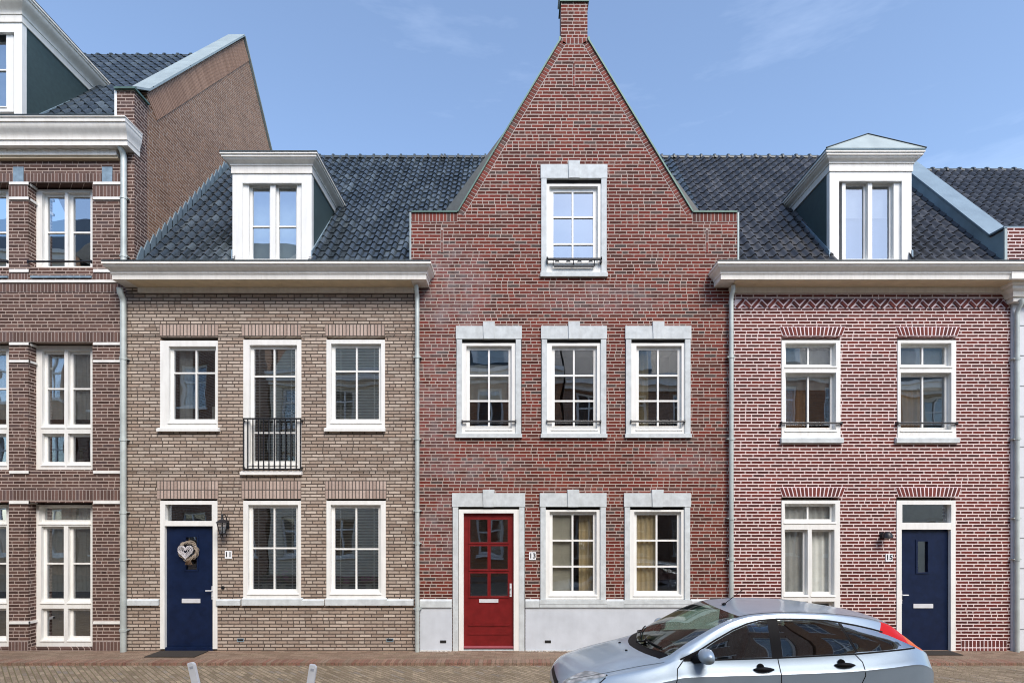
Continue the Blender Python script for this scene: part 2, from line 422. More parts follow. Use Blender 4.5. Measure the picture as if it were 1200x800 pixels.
def window(root, fr, sashes, yf=-.015, right=None, fmat=None, sill=None, sash_d=.065, gl=None, fthick=.13, name='window', sw=3.6, mw=1.9, treat=None, nosash=False):
    """fr: frame outline in photo columns/rows; sashes: (px0, px1, py0, py1, [uprights], [bars]) outline of the glazed area"""
    fmat = fmat or white; gl = gl or glass
    ys = yf + sash_d
    x0, x1, z0, z1 = X(fr[0], yf), X(fr[1], yf), Z(fr[3], yf), Z(fr[2], yf)
    if right is not None: x1 = right
    holes, ss = [], []
    for (a, b, c, d, vs, hs) in sashes:
        gx0, gx1, gz0, gz1 = X(a, ys), X(b, ys), Z(d, ys), Z(c, ys)
        e = sw / 65.
        hx0, hx1, hz0, hz1 = max(gx0 - e, x0 + .03), min(gx1 + e, x1 - .03), max(gz0 - e, z0 + .03), min(gz1 + e, z1 - .03)
        holes.append((hx0, hx1, hz0, hz1)); ss.append((gx0, gx1, gz0, gz1, [X(v, ys) for v in vs], [Z(h, ys) for h in hs]))
    mb = MB(); mb.plate(x0, x1, z0, z1, holes, yf, yf + fthick)
    win = mb.build(name, fmat, root)
    for (gx0, gx1, gz0, gz1, vs, hs), (hx0, hx1, hz0, hz1) in zip(ss, holes):
        m = mw / 65. / 2
        xs = [gx0] + [t for v in sorted(vs) for t in (v - m, v + m)] + [gx1]
        zs = [gz0] + [t for h in sorted(hs) for t in (h - m, h + m)] + [gz1]
        cells = [(xs[i], xs[i + 1], zs[j], zs[j + 1]) for i in range(0, len(xs), 2) for j in range(0, len(zs), 2)]
        mb = MB(); mb.plate(hx0 - .012, hx1 + .012, hz0 - .012, hz1 + .012, cells, ys, ys + .045); mb.build('sash', fmat, win)
        if hz0 - z0 > .05:
            mb = MB(); zz = hz0 - .022; mb.prism([(yf - .014, zz - .012), (yf - .014, zz), (yf + .004, zz + .012), (yf + .004, zz - .012)], hx0 - .015, hx1 + .015, axis='x'); mb.build('weather_bar', fmat, win)
        mb = MB(); mb.quad([(gx0 - .01, ys + .024, gz0 - .01), (gx1 + .01, ys + .024, gz0 - .01), (gx1 + .01, ys + .024, gz1 + .01), (gx0 - .01, ys + .024, gz1 + .01)])
        mb.build('pane', gl, win)
    if sill:
        a, b, c, d, pr, sm = sill
        mb = MB(); za, zb = Z(d, -pr), Z(c, -pr)
        mb.prism([(-pr, za), (-pr, zb - .012), (yf + .02, zb + .012), (yf + .02, za)], X(a, -pr), X(b, -pr), axis='x'); mb.build('sill', sm, win)
    return win, (x0, x1, z0, z1), ss
def rail(win, x0, x1, z, y=-.05, mat=None):
    mb = MB(); mb.tube([(x0, y, z), (x1, y, z)], .017, 8)
    for xx in (x0, x1):
        mb.box(xx - .008, xx + .008, y - .012, .0, z - .03, z + .025)
    mb.build('safety_rail', mat or black, win, smooth=True, sharp=40)

def downpipe(root, px, y0, y1, collars=(), yy=-.075, r=.039, top_bend=True, mat=None):
    x = X(px, yy); z1, z0 = Z(y0, yy), Z(y1, yy); mb = MB()
    path = [(x, yy, z0), (x, yy, z1 - .18)]
    if top_bend: path += [(x, yy, z1 - .12), (x, yy - .03, z1 - .05), (x, yy - .08, z1), (x, yy - .09, z1 + .08)]
    else: path += [(x, yy, z1)]
    mb.tube(path, r, 14)
    p = mb.build('downpipe', mat or pipem, root, smooth=True, sharp=50)
    for c in collars:
        mb = MB(); zc = Z(c, yy); mb.tube([(x, yy, zc - .025), (x, yy, zc + .025)], r + .008, 14); mb.box(x - .07, x + .07, yy - .01, .0, zc - .008, zc + .008)
        mb.build('pipe_bracket', mat or pipem, p, smooth=True, sharp=50)

def tiles(root, x0, x1, ye, ze, yr, zr, mat, tw=.203, tl=.258, cut=None, name='roof', ridge=True, phase=0.):
    """S-shaped pantiles in overlapping courses on a slope from the eave to the ridge"""
    bm = bmesh.new(); uvl = bm.loops.layers.uv.new('UVMap')
    d = Vector((0, yr - ye, zr - ze)); LL = d.length; d.normalize(); n = Vector((0, -d.z, d.y))
    if n.z < 0: n = -n
    rows = math.ceil(LL / tl); S = 10
    nx0 = math.floor((x0 - phase) / tw); nx1 = math.ceil((x1 - phase) / tw)
    def prof(u):
        u %= 1
        return 0. if u < .46 else .060 * math.sin(math.pi * min(1., (u - .46) / .54)) ** .75
    us = [phase + (nx0 + k / S) * tw for k in range((nx1 - nx0) * S + 1)]
    us = [u for u in us if x0 - 1e-6 <= u <= x1 + 1e-6]
    if us[0] > x0 + 1e-4: us.insert(0, x0)
    if us[-1] < x1 - 1e-4: us.append(x1)
    for r_ in range(rows):
        s0 = r_ * tl; s1 = min(LL, (r_ + 1) * tl + .02)
        V = [[], [], []]
        for u in us:
            t = (u - phase) / tw; h = prof(t); k = math.floor(t)
            jig = (math.sin(k * 12.9 + r_ * 78.2) * 43758.5) % 1 * .006
            base = Vector((u, ye, ze))
            sag = 0
            V[0].append(bm.verts.new(base + d * (s0 - sag) + n * (h - .004)))
            V[1].append(bm.verts.new(base + d * (s0 - sag) + n * (h + .023 + jig)))
            V[2].append(bm.verts.new(base + d * s1 + n * (h + .004)))
        for i in range(len(us) - 1):
            tc = ((us[i] + us[i + 1]) / 2 - phase) / tw
            ym = ye + d.y * (s0 + s1) / 2; xm_ = (us[i] + us[i + 1]) / 2
            if cut and any(c[0] < xm_ < c[1] and ym < c[2] for c in cut): continue
            for a, b in ((0, 1), (1, 2)):
                f = bm.faces.new((V[a][i], V[a][i + 1], V[b][i + 1], V[b][i])); f.smooth = True
                for lp in f.loops: lp[uvl].uv = (math.floor(tc) + .5 + 200, r_ + .5)
    bmesh.ops.recalc_face_normals(bm, faces=bm.faces)
    me = bpy.data.meshes.new(name); bm.to_mesh(me); bm.free()
    ro = link(name, me, mat, root); me.set_sharp_from_angle(angle=R(50))
    if ridge:
        mb = MB(); x = x0
        while x < x1 - .02:
            xe = min(x1, x + .335); P = []
            for xx, rr in ((x, .115), (x + .04, .115), (x + .042, .088), (xe, .082)):
                P.append([mb.bm.verts.new((xx, yr + rr * math.cos(t), zr - .035 + rr * math.sin(t))) for t in [math.pi * k / 8 - .15 + .3 * k / 8 for k in range(9)]])
            for a, b in zip(P, P[1:]):
                for k in range(8): mb.bm.faces.new((a[k], a[k + 1], b[k + 1], b[k]))
            mb.bm.faces.new(P[0]); x += .335
        mb.build('ridge_tile', ridgem, ro, smooth=True, sharp=40)
    # rear slope: plain, same pitch
    mb = MB(); mb.quad([(x0, yr, zr), (x1, yr, zr), (x1, yr + (yr - ye), ze), (x0, yr + (yr - ye), ze)]); mb.build('rear_slope', ridgem, ro)
    return ro

def shell(root, x0, x1, ztop, floors, bm_, depth=8.):
    """sides, back, floors and a room wall so that every window looks into a real room"""
    mb = MB()
    mb.box(x0, x0 + .1, .3, depth, 0, ztop); mb.box(x1 - .1, x1, .3, depth, 0, ztop); mb.box(x0, x1, depth, depth + .2, 0, ztop)
    mb.build('rear_wall', bm_, root)
    mb = MB()
    for z in floors: mb.box(x0 + .1, x1 - .1, .3, 3.6, z - .18, z)
    f = mb.build('floor_slab', roomf, root)
    mb = MB(); mb.box(x0 + .1, x1 - .1, 3.6, 3.7, 0, ztop)
    mb.box(x0 + .101, x0 + .13, .3, 3.6, 0, ztop); mb.box(x1 - .13, x1 - .101, .3, 3.6, 0, ztop)
    for z in floors[1:]: mb.box(x0 + .13, x1 - .13, .3, 3.6, z - .2, z - .182)
    mb.build('room_wall', roomw, root)

def text(s, size, loc, mat, parent, name='number', depth=.002):
    cu = bpy.data.curves.new(name, 'FONT'); cu.body = s; cu.size = size; cu.align_x = 'CENTER'; cu.align_y = 'CENTER'; cu.extrude = depth; cu.offset = size * .02
    o = bpy.data.objects.new(name, cu); COL.objects.link(o)
    dg = bpy.context.evaluated_depsgraph_get(); me = bpy.data.meshes.new_from_object(o.evaluated_get(dg))
    bpy.data.objects.remove(o)
    me.transform(Matrix.Translation(loc) @ Matrix.Rotation(R(90), 4, 'X')); me.materials.clear()
    return link(name, me, mat, parent)
def number_sign(px, py, s, label):
    x, z = X(px), Z(py); r_ = thing('house_number_sign', label, 'number sign', (x, 0, z))
    mb = MB(); mb.box(x - .062, x + .062, -.014, -.001, z - .07, z + .07); p = mb.build('sign_plate', plate, r_)
    text(s, .125, (x, -.015, z), black, p)
def vent(root, px, py):
    x, z = X(px), Z(py); mb = MB(); mb.box(x - .055, x + .055, -.006, .01, z - .022, z + .022); v = mb.build('air_vent', dark, root)
    mb = MB(); mb.plate(x - .063, x + .063, z - .03, z + .03, [(x - .052, x + .052, z - .019, z + .019)], -.009, .01); mb.build('vent_rim', lead, v)

def door(root, fr, leaf, mat, glazed, slot, handle, transom=None, yl=.05, step=None):
    """fr frame outline; leaf outline (photo columns/rows)"""
    yf = -.015
    x0, x1, z0, z1 = X(fr[0], yf), X(fr[1], yf), Z(fr[3], yf), Z(fr[2], yf)
    lx0, lx1, lz0, lz1 = X(leaf[0], yl), X(leaf[1], yl), Z(leaf[3], yl), Z(leaf[2], yl)
    holes = [(lx0, lx1, z0 - .1, lz1)]
    if transom:
        t = transom; ys = .05; th = (X(t[0], ys), X(t[1], ys), Z(t[3], ys), Z(t[2], ys)); holes.append(th)
    mb = MB(); mb.plate(x0, x1, z0, z1, holes, yf, .13); f = mb.build('door_frame', white, root)
    if transom:
        mb = MB(); mb.quad([(th[0] - .01, ys + .03, th[2] - .01), (th[1] + .01, ys + .03, th[2] - .01), (th[1] + .01, ys + .03, th[3] + .01), (th[0] - .01, ys + .03, th[3] + .01)]); mb.build('transom_pane', glass, f)
    cells = [(X(a, yl), X(b, yl), Z(d, yl), Z(c, yl)) for a, b, c, d in glazed]
    mb = MB(); mb.plate(lx0 - .006, lx1 + .006, lz0 + .03, lz1 + .006, cells, yl, yl + .05)
    dr = mb.build('front_door', mat, root)
    mb = MB()
    for c in cells:
        mb.quad([(c[0], yl + .03, c[2]), (c[1], yl + .03, c[2]), (c[1], yl + .03, c[3]), (c[0], yl + .03, c[3])])
    mb.build('door_pane', glass, dr)
    mb = MB()
    for c in cells: mb.plate(c[0] - .03, c[1] + .03, c[2] - .03, c[3] + .03, [c], yl - .012, yl + .002)
    mb.build('glazing_bead', mat, dr, weld=False)
    sx0, sx1, sz0, sz1 = X(slot[0], yl), X(slot[1], yl), Z(slot[3], yl), Z(slot[2], yl)
    mb = MB(); mb.box(sx0, sx1, yl - .012, yl + .01, sz0, sz1); ls = mb.build('letter_slot', steel, dr)
    hx, hz = X(handle[0], yl), Z(handle[1], yl)
    mb = MB(); mb.box(hx - .018, hx + .018, yl - .012, yl + .001, hz - .12, hz + .12); mb.tube([(hx, yl - .01, hz + .04), (hx, yl - .06, hz + .04), (hx - .10 * handle[2], yl - .062, hz + .04)], .011, 8)
    mb.tube([(hx, yl - .01, hz - .06), (hx, yl - .025, hz - .06)], .014, 10)
    mb.build('door_handle', steel, dr, smooth=True, sharp=40)
    mb = MB(); mb.box(lx0, lx1, yl - .05, .2, -.01, lz0 + .025); mb.build('doorstep', step or bluep, root)
    # narrow hall behind the door: a closed box of plaster
    return dr

# ================================================================== WORLD, CAMERA, SUN
SUN_EL, SUN_AZ = 46, 24       # azimuth: degrees off straight behind the camera (positive: from the right)
w = bpy.data.worlds.new("World"); SC.world = w; w.use_nodes = True; nt = w.node_tree
bgn = nt.nodes['Background']; sky = N(nt, 'ShaderNodeTexSky', sky_type='NISHITA'); sky.sun_disc = False
sd = Vector((math.sin(R(SUN_AZ)) * math.cos(R(SUN_EL)), -math.cos(R(SUN_AZ)) * math.cos(R(SUN_EL)), math.sin(R(SUN_EL))))
sky.sun_elevation = R(SUN_EL); sky.sun_rotation = math.atan2(sd.x, sd.y)
sky.altitude = 0; sky.air_density = 1.; sky.dust_density = .7; sky.ozone_density = 2.0
tc = N(nt, 'ShaderNodeTexCoord'); mp = N(nt, 'ShaderNodeMapping'); L(nt, tc.outputs['Generated'], mp.inputs[0]); mp.inputs['Scale'].default_value = (1.2, 1.2, 6); mp.inputs['Rotation'].default_value = (.3, .35, .2)
nz = N(nt, 'ShaderNodeTexNoise'); nz.inputs['Scale'].default_value = 2.1; nz.inputs['Detail'].default_value = 6; nz.inputs['Roughness'].default_value = .62; L(nt, mp.outputs[0], nz.inputs['Vector'])
cf = ramp(nt, nz.outputs['Fac'], [(.54, (.015, .015, .015)), (.95, (.14, .14, .14))])
skc = mixc(nt, cf, sky.outputs[0], (9.5, 10.5, 12))
L(nt, skc, bgn.inputs[0]); bgn.inputs[1].default_value = .15
sl = bpy.data.lights.new('sun', 'SUN'); sl.energy = 2.1; sl.angle = R(30); sl.color = (1, .91, .80)
so = bpy.data.objects.new('sun', sl); COL.objects.link(so); so.rotation_euler = sd.to_track_quat('Z', 'Y').to_euler(); so.location = (0, -20, 30)
cam = bpy.data.cameras.new('camera'); co = bpy.data.objects.new('camera', cam); COL.objects.link(co); SC.camera = co
co.location = (0, -CD, CH); co.rotation_euler = (R(90), 0, 0)
cam.sensor_width = 36; cam.lens = 36 * 650 / 1200.; cam.shift_x = (600 - VX) / 1200; cam.shift_y = (HZ - 400) / 1200
cam.clip_start = .05; cam.clip_end = 3000
SC.view_settings.view_transform = 'Standard'; SC.view_settings.look = 'None'; SC.view_settings.exposure = .88; SC.view_settings.gamma = 1
SC.render.engine = 'CYCLES'; SC.cycles.pixel_filter_type = 'BLACKMAN_HARRIS'; SC.cycles.filter_width = 1.05; SC.cycles.max_bounces = 8; SC.cycles.transparent_max_bounces = 12; SC.cycles.use_denoising = False
SC.cycles.caustics_reflective = False; SC.cycles.caustics_refractive = False; SC.cycles.sample_clamp_indirect = 4
SC.cycles.use_denoising = True
try: SC.cycles.denoiser = 'OPENIMAGEDENOISE'
except Exception: pass

# ================================================================== GROUND
ROADZ = -.045
mb = MB(); mb.quad([(-900, -900, -.08), (900, -900, -.08), (900, 900, -.08), (-900, 900, -.08)]); mb.build('ground', plain('far_ground', (.12, .11, .09), .95), kind='structure')
mb = MB(); mb.quad([(-40, -11.0, ROADZ), (40, -11.0, ROADZ), (40, -.85, ROADZ), (-40, -.85, ROADZ)]); mb.build('road', m_road, kind='structure')
mb = MB(); mb.box(-40, 40, -.62, 9, -.3, 0); mb.build('pavement', m_pave, kind='structure')
mb = MB(); mb.box(-40, 40, -.852, -.621, -.3, .001); mb.build('kerb', m_kerb, kind='structure')
mb = MB(); mb.box(-40, 40, -12.6, -11.0, -.3, .05); mb.build('far_pavement', m_pave, kind='structure')

# ================================================================== HOUSE A: tall brown house on the left
B1, B2, B3, B4 = X(147), X(489), X(857), X(1190)
H1 = thing('row_house', 'tall brown purple brick house at the left edge with white stone bands', 'house', (X(60), 0, 0))
XL = -13.2; XR = X(157.5)
win_rows = [(222, 318), (405, 551), (591, 757)]
offs = [0, -98]
holes = []
ydp = .17
for o_ in offs:
    for a, b in win_rows: holes.append((X(42.6 + o_, ydp), X(108.4 + o_, 0), Z(b, ydp), Z(a, ydp)))
    # head of each bay reaches up to the standing bricks
holes2 = [(h[0], h[1], max(h[2], -.001), h[3] + .03) for h in holes]
mb = MB(); mb.plate(XL, XR, 0, Z(160), holes2 + [(B1, XR + .1, -1, Z(330))], 0, .35, 0)
mb.plate(X(137), XR, Z(160), Z(106), [], 0, .35)
mb.build('front_wall', m_brn, H1)
WIN1 = []
for o_ in offs:
    P1 = [(56 + o_, 76 + o_, 231, 312, [], [272.5]), (86 + o_, 106 + o_, 231, 312, [], [272.5])]
    wn_, e, ss = window(H1, (42.6 + o_, 108.4 + o_, 222, 318), P1, yf=ydp, right=X(108.4 + o_), gl=glass_hi, sw=3.2)
    rail(wn_, e[0] + .01, e[1] - .01, Z(307), y=-.02)
    mb = MB(); mb.prism([(-.03, Z(326)), (-.03, Z(324)), (.2, Z(318) + .01), (.2, Z(326))], X(37 + o_), X(108 + o_), axis='x'); mb.build('lead_sill', lead, wn_)
    P2 = [(56 + o_, 75.5 + o_, 415, 497, [], [455.5]), (86 + o_, 106 + o_, 415, 497, [], [455.5]), (56 + o_, 75.5 + o_, 511.5, 541, [], []), (86 + o_, 106 + o_, 511.5, 541, [], [])]
    wn_, e, ss = window(H1, (42.6 + o_, 108.4 + o_, 405, 551), P2, yf=ydp, right=X(108.4 + o_), sw=3.2)
    for s_ in ss[:2]: curtain(wn_, s_[0] - .05, s_[1] + (.05 if s_ is ss[1] else -.06), s_[2] + .1, s_[3] + .06, ydp + .135)
    P3 = [(52.5 + o_, 106 + o_, 595, 609, [], []), (55 + o_, 75 + o_, 619.5, 701, [], [660]), (86 + o_, 106 + o_, 619.5, 701, [], [660]), (55 + o_, 75 + o_, 715, 745, [], []), (86 + o_, 106 + o_, 715, 745, [], [])]
    wn_, e, ss = window(H1, (42 + o_, 108.4 + o_, 591, 757), P3, yf=ydp, right=X(108.4 + o_), sw=3.2)
    for s_ in ss[:3]: curtain(wn_, s_[0] - .05, s_[1] + .05, s_[2] + (.12 if s_ is not ss[0] else 0), s_[3] + .05, ydp + .135)
    mb = MB(); mb.box(e[0] + .1, e[1] - .1, .9, 1.2, .15, Z(700)); mb.build('cupboard', wood_in, wn_)
def bands(name, rows, mat, wrap=.025):
    for a, b, segs in rows:
        for s0, s1, rt in segs:
            mb = MB(); x0, x1 = X(s0, -wrap), X(s1, -wrap)
            mb.box(x0, x1, -wrap, .01, Z(b), Z(a))
            if rt: mb.box(x1 - .02, x1 + .0, -wrap + .001, ydp, Z(b) + .001, Z(a) - .001)
            mb.build(name, mat, H1, weld=False)
pier = [(X_, Y_, 1) for X_, Y_ in ((10.5, 33.5), (-87, -65))] + [(109, 142, 0)]
bands('stone_band', [(214, 217, pier), (231.5, 234.5, pier), (316, 319.5, pier), (328.5, 331.5, [(-250, 137, 0)]), (401.5, 404.5, pier), (422, 424.7, pier), (551.5, 554.5, pier), (586.5, 590, pier), (727.5, 730.5, pier)], wband)
def sold_px(root, nm, rows, m, mo, y=0.):
    for a, b, s0, s1 in rows: soldier(root, nm, X(s0), X(s1), Z(b), Z(a), m, mo, y)
full = (-160, 142)
sold_px(H1, 'brick_band', [(203, 213.5) + full, (332, 342.5) + full, (389, 400.5) + full, (573.5, 586) + full], i_brn, mo_brn)
for s0, s1 in ((10.5, 33), (109, 142)):
    sold_px(H1, 'brick_band', [(217.5, 231, s0, s1), (320, 328, s0, s1), (751, 762, s0, s1)], i_brn, mo_brn, -.004)
for px in (22, 126):
    mb = MB(); mb.box(X(px - 6), X(px + 6), -.012, .0, Z(213.5), Z(196)); mb.build('lead_scupper', lead, H1)
# cornice of house A
mb = MB(); zt = 9.385
prof = [(0, zt), (0, zt - .42), (.20, zt - .42), (.20, zt - .33), (.22, zt - .33)] + ogee(zt - .31, zt - .09, .22, .31) + [(.33, zt - .085), (.33, zt - .02), (.35, zt - .02), (.35, zt)]
sweep(mb, XL, -6.93, -.002, .12, prof, None, .38)
c = mb.build('cornice', cream, H1, smooth=True, sharp=25)
mb = MB(); mb.box(XL, X(141), -.1, 0, zt - .52, zt - .422)
x = XL + .1
while x < X(138): mb.box(x, x + .13, -.115, -.101, zt - .455, zt - .425); x += .26
mb.build('dentil_band', cream, c, weld=False)
mb = MB(); mb.box(XL, X(150), -.36, -.04, zt + .001, zt + .02); mb.build('gutter_edge', ridgem, c)
mb = MB(); mb.box(XL, X(141), -.07, 0, zt - .56, zt - .521); mb.build('soffit_board', beige, c)
# roof, side gable with sloping coping
ye1, ze1, yr1, zr1 = .12, 9.42, 4.0, 14.03
tiles(H1, XL, XR - .30, ye1, ze1, yr1, zr1, tile_l, cut=[(-10.5, X(25.4, .2) - .05, 1.7)])
g = [(0.351, 5.2), (0.351, 10.25), (4.0, 14.50), (8.2, 9.55), (8.2, 0), (7.9, 0), (7.9, 5.2)]
mb = MB(); mb.prism([(.351, 0), (.351, 10.33), (4.0, 14.50), (8.3, 9.4), (8.3, 0)], XR - .30, XR, axis='x')
gw = mb.build('side_gable_wall', m_brn_side, H1)
mb = MB()                                         # sloping brick edge under the coping
v0, v1 = Vector((.30, 10.27)), Vector((3.98, 14.47)); dv = (v1 - v0); nn = int(dv.length / .0625); du = dv.normalized(); dn_ = Vector((du.y, -du.x))
for i in range(nn):
    a = v0 + du * (i * .0625 + .006); b = v0 + du * ((i + 1) * .0625 - .006)
    q = [a + dn_ * .02, b + dn_ * .02, b + dn_ * .42, a + dn_ * .42]
    mb.prism([(p.x, p.y) for p in q], XR - .005, XR + .012, axis='x')
mb.build('edge_brick', island_brick('edge_bricks', [(0, (.36, .21, .14)), (1, (.48, .29, .20))]), gw, weld=False)
mb = MB()
for (a, b) in (((.0, 10.12), (.36, 10.36)), ((.36, 10.36), (4.0, 14.56)), ((4.0, 14.56), (8.3, 9.46))):
    a, b = Vector(a), Vector(b); d_ = (b - a).normalized(); n_ = Vector((-d_.y, d_.x)) * .035
    mb.prism([(p.x, p.y) for p in (a, b, b + n_, a + n_)], XR - .36, XR + .05, axis='x')
cp = mb.build('coping', zincl, gw, weld=False)
mb = MB()
for t in (.02, .35, .68, .97):
    p = Vector((.36, 10.36)).lerp(Vector((4.0, 14.56)), t); mb.prism([(p.x, p.y + .035), (p.x + .03, p.y + .07), (p.x + .03, p.y + .085), (p.x, p.y + .05)], XR - .36, XR + .05, axis='x')
mb.build('coping_seam', zinc, cp, weld=False)
mb = MB(); mb.box(X(135.5), XR + .04, -.05, .36, Z(106), Z(104)); mb.build('pier_cap', patina, H1)
mb = MB(); mb.box(X(134), X(137) - .001, .0, .34, Z(137), Z(106)); mb.build('pier_trim', white, H1)
# stepped lead flashing against the gable above the middle house's roof
ye2, ze2, yr2, zr2 = .10, 7.0, 3.75, 11.33
sl2 = (zr2 - ze2) / (yr2 - ye2)
mb = MB(); k = 0; y = .05
while y < 3.6:
    z = ze2 + (y - ye2) * sl2 + .03; hgt = .27
    mb.prism([(y, z - .1), (y + .19, z + .19 * sl2 - .1), (y + .19, z + .19 * sl2 + .13), (y + .12, z + .19 * sl2 + .17), (y, z + .13)], XR + .001, XR + .022, axis='x'); y += .17
fl = mb.build('stepped_flashing', zincm, gw, weld=False)
# dormer on house A
def dormer(root, x0, x1, yf, zf, ztop, wz, ye, ze, slope, fr, sashes, over=.14, gl=None, ch=.19, backing=None, ped=None, cdep=.3, bw=.2):
    """front boards, cheeks, window and a mitred cornice running back into the roof"""
    zb = ze + (yf - ye) * slope - .35
    mb = MB(); mb.plate(x0, x1, zf - .02, ztop - cdep, [(x0 + bw, x1 - bw, zf - .1, ztop - cdep - .17)], yf, yf + .06)
    d_ = mb.build('dormer', white, root)
    ytop = ye + (ztop - ze) / slope
    mb = MB(); yb = ye + (ztop - cdep - ze) / slope
    for xa, xb in ((x0 + .003, x0 + .05), (x1 - .05, x1 - .003)):
        mb = MB(); mb.prism([(yf + .06, ze + (yf + .06 - ye) * slope - .3), (yf + .06, ztop - cdep + .01), (yb + .1, ztop - cdep + .01), (yb + .1, ztop - cdep - .2)], xa, xb, axis='x')
        mb.build('cheek', cheekm, d_)
    for xa, xb in ((x0 - .004, x0 + .02), (x1 - .02, x1 + .004)):
        mb = MB(); mb.box(xa, xb, yf + .001, yf + .1, zf, ztop - cdep); mb.build('corner_board', white, d_)
    for sx, xs in ((-1, x0), (1, x1)):            # lead apron along the roof
        mb = MB(); mb.prism([(yf - .02, ze + (yf - ye) * slope - .01), (yf - .02, ze + (yf - ye) * slope + .14), (yb + .05, ztop - cdep + .09), (yb + .1, ztop - cdep)], xs + (0.003 if sx > 0 else -.022), xs + (.022 if sx > 0 else -.003), axis='x'); mb.build('apron', lead, d_)
    mb = MB(); z2 = ztop
    prof = [(-.05, z2), (-.05, z2 - cdep), (.02, z2 - cdep), (.02, z2 - cdep + .13), (.035, z2 - cdep + .13)] + ogee(z2 - cdep + .14, z2 - .075, .035, over - .02) + [(over, z2 - .07), (over, z2 - .03), (over + .02, z2 - .03), (over + .02, z2)]
    sweep(mb, x0, x1, yf, ytop + .2, prof, 1., 1.)
    mb.build('cornice', cream, d_, smooth=True, sharp=25)
    mb = MB(); mb.box(x0 - over - .02, x1 + over + .02, yf - over - .03, ytop + .1, z2 + .001, z2 + .02); mb.build('roof_edge', ridgem if not ped else zinc, d_)
    w_, e, ss = window(d_, fr, sashes, yf=yf + .05, gl=gl, sw=2.6, mw=1.8, fthick=.1)
    w_.name = 'dormer_window'
    if backing:
        mb = MB(); mb.quad([(x0 + .1, yf + .3, zb), (x1 - .1, yf + .3, zb), (x1 - .1, yf + .3, ztop - .3), (x0 + .1, yf + .3, ztop - .3)]); mb.build('roller_blind', backing, d_)
    if ped:
        xm = (x0 + x1) / 2; zr = ped; a = x0 - over - .03; b = x1 + over + .03; y0 = yf - over - .04; yr = ye + (zr - ze) / slope + .1
        mb = MB()
        mb.quad([(a, y0, z2 + .022), (xm, y0 + .25, zr), (xm, yr, zr), (a, ytop + .1, z2 + .022)])
        mb.quad([(b, y0, z2 + .022), (b, ytop + .1, z2 + .022), (xm, yr, zr), (xm, y0 + .25, zr)])
        mb.bm.faces.new([mb.bm.verts.new(p) for p in ((a, y0, z2 + .022), (b, y0, z2 + .022), (xm, y0 + .25, zr))])
        mb.build('zinc_hood', zincl, d_)
        mb = MB(); mb.tube([(a, y0, z2 + .03), (xm, y0 + .25, zr + .008), (b, y0, z2 + .03)], .012, 6); mb.build('hood_edge', ridgem, d_)
    return d_
sl1 = (zr1 - ze1) / (yr1 - ye1)
dm = dormer(H1, -10.55, X(25.4, .2), .2, 9.3, Z(-6, .1), 0, ye1, ze1, sl1, (-66, 16, 28, 131), [(-52, -30, 34, 125, [], [82]), (-20, 8.5, 34, 125, [], [82])], over=.2, gl=glass_hi, cdep=.42, backing=slatm, bw=.14)
shell(H1, XL, XR - .31, 9.3, [0.02, Z(571), Z(378)], m_brn)
downpipe(H1, 145, 176, 306, (232, 300), yy=-.06, r=.05)
downpipe(H1, 144.5, 345, 765, (420, 515, 600, 655, 738), yy=-.08, r=.05)

# ================================================================== HOUSE B: grey beige house
H2 = thing('row_house', 'low grey beige brick house with navy door, dormer and railed French window', 'house', (X(318), 0, 0))
wd = [(187.5, 255, 399, 501), (285, 353, 398, 550), (382.5, 451, 398, 501), (285, 352.5, 586.5, 701), (382.5, 452, 586.5, 701), (187.5, 254, 586.5, 762)]
mb = MB(); mb.plate(B1 + .002, B2 - .002, 0, 6.6, [(X(a, -.015), X(b, -.015), Z(d) if d < 760 else -.1, Z(c) + .06) for a, b, c, d in wd], 0, .3)
mb.build('front_wall', m_tan, H2)
sashB = [[(204, 252, 410.5, 491, [230], [437])], [(298, 346, 409, 540, [321.5], [441, 507])], [(393, 444, 407.5, 491, [418], [435])], [(296.3, 347.3, 595, 690, [321.5], [642])], [(392.5, 443.5, 595, 690, [417.5], [643])]]
sills = [(183, 256, 501, 505, .06, white), (281, 353, 552, 556, .06, wband), (379.5, 451, 501, 505, .06, white), (283, 354, 701, 709, .05, stone), (381, 453, 701, 709, .05, stone)]
WB = []
for i in range(5):
    w_, e, ss = window(H2, wd[i], sashB[i], sill=sills[i], gl=glass)
    s_ = ss[0]
    if i == 0:
        curtain(w_, s_[0], s_[0] + .25, s_[2] - .05, s_[3] + .05, .2, curt)
        mb = MB(); mb.box(s_[1] - .3, s_[1] - .02, .5, .52, s_[2] + .0, s_[2] + .32); mb.build('picture_frame', slatm, w_)
    else: blind(w_, s_[0] - .03, s_[1] + .03, s_[2] - .02, s_[3] + .02, .112, tilt=-50)
    WB.append(w_)
for i, (a, b, c_, d) in enumerate(((187, 256, 380, 394), (283, 353, 380, 394), (381, 451, 380, 394), (184, 256, 563, 584.5), (283, 353, 563, 584.5), (381, 453, 563, 584.5))):
    soldier(H2, 'flat_arch', X(a), X(b), Z(d), Z(c_), i_tan, mo_tan)
for py in (393.5, 491.5, 552.5):
    segs = [(148, 187), (256, 284), (354, 382), (452, 486)] if py < 500 else [(148, 280), (354, 486)]
    for a, b in segs:
        mb = MB(); mb.box(X(a), X(b), -.010, .005, Z(py) + .004, Z(py) + .052); mb.build('shadow_course', m_tan, H2)  # set proud so its shadow draws the line of a recessed joint
for a, b in ((149, 187), (254.5, 282.5), (354.5, 380.5), (453.5, 485)):
    mb = MB(); mb.prism([(-.045, Z(708.5)), (-.045, Z(703)), (0.01, Z(701)), (.01, Z(708.5))], X(a), X(b), axis='x'); mb.build('stone_band', stone, H2)
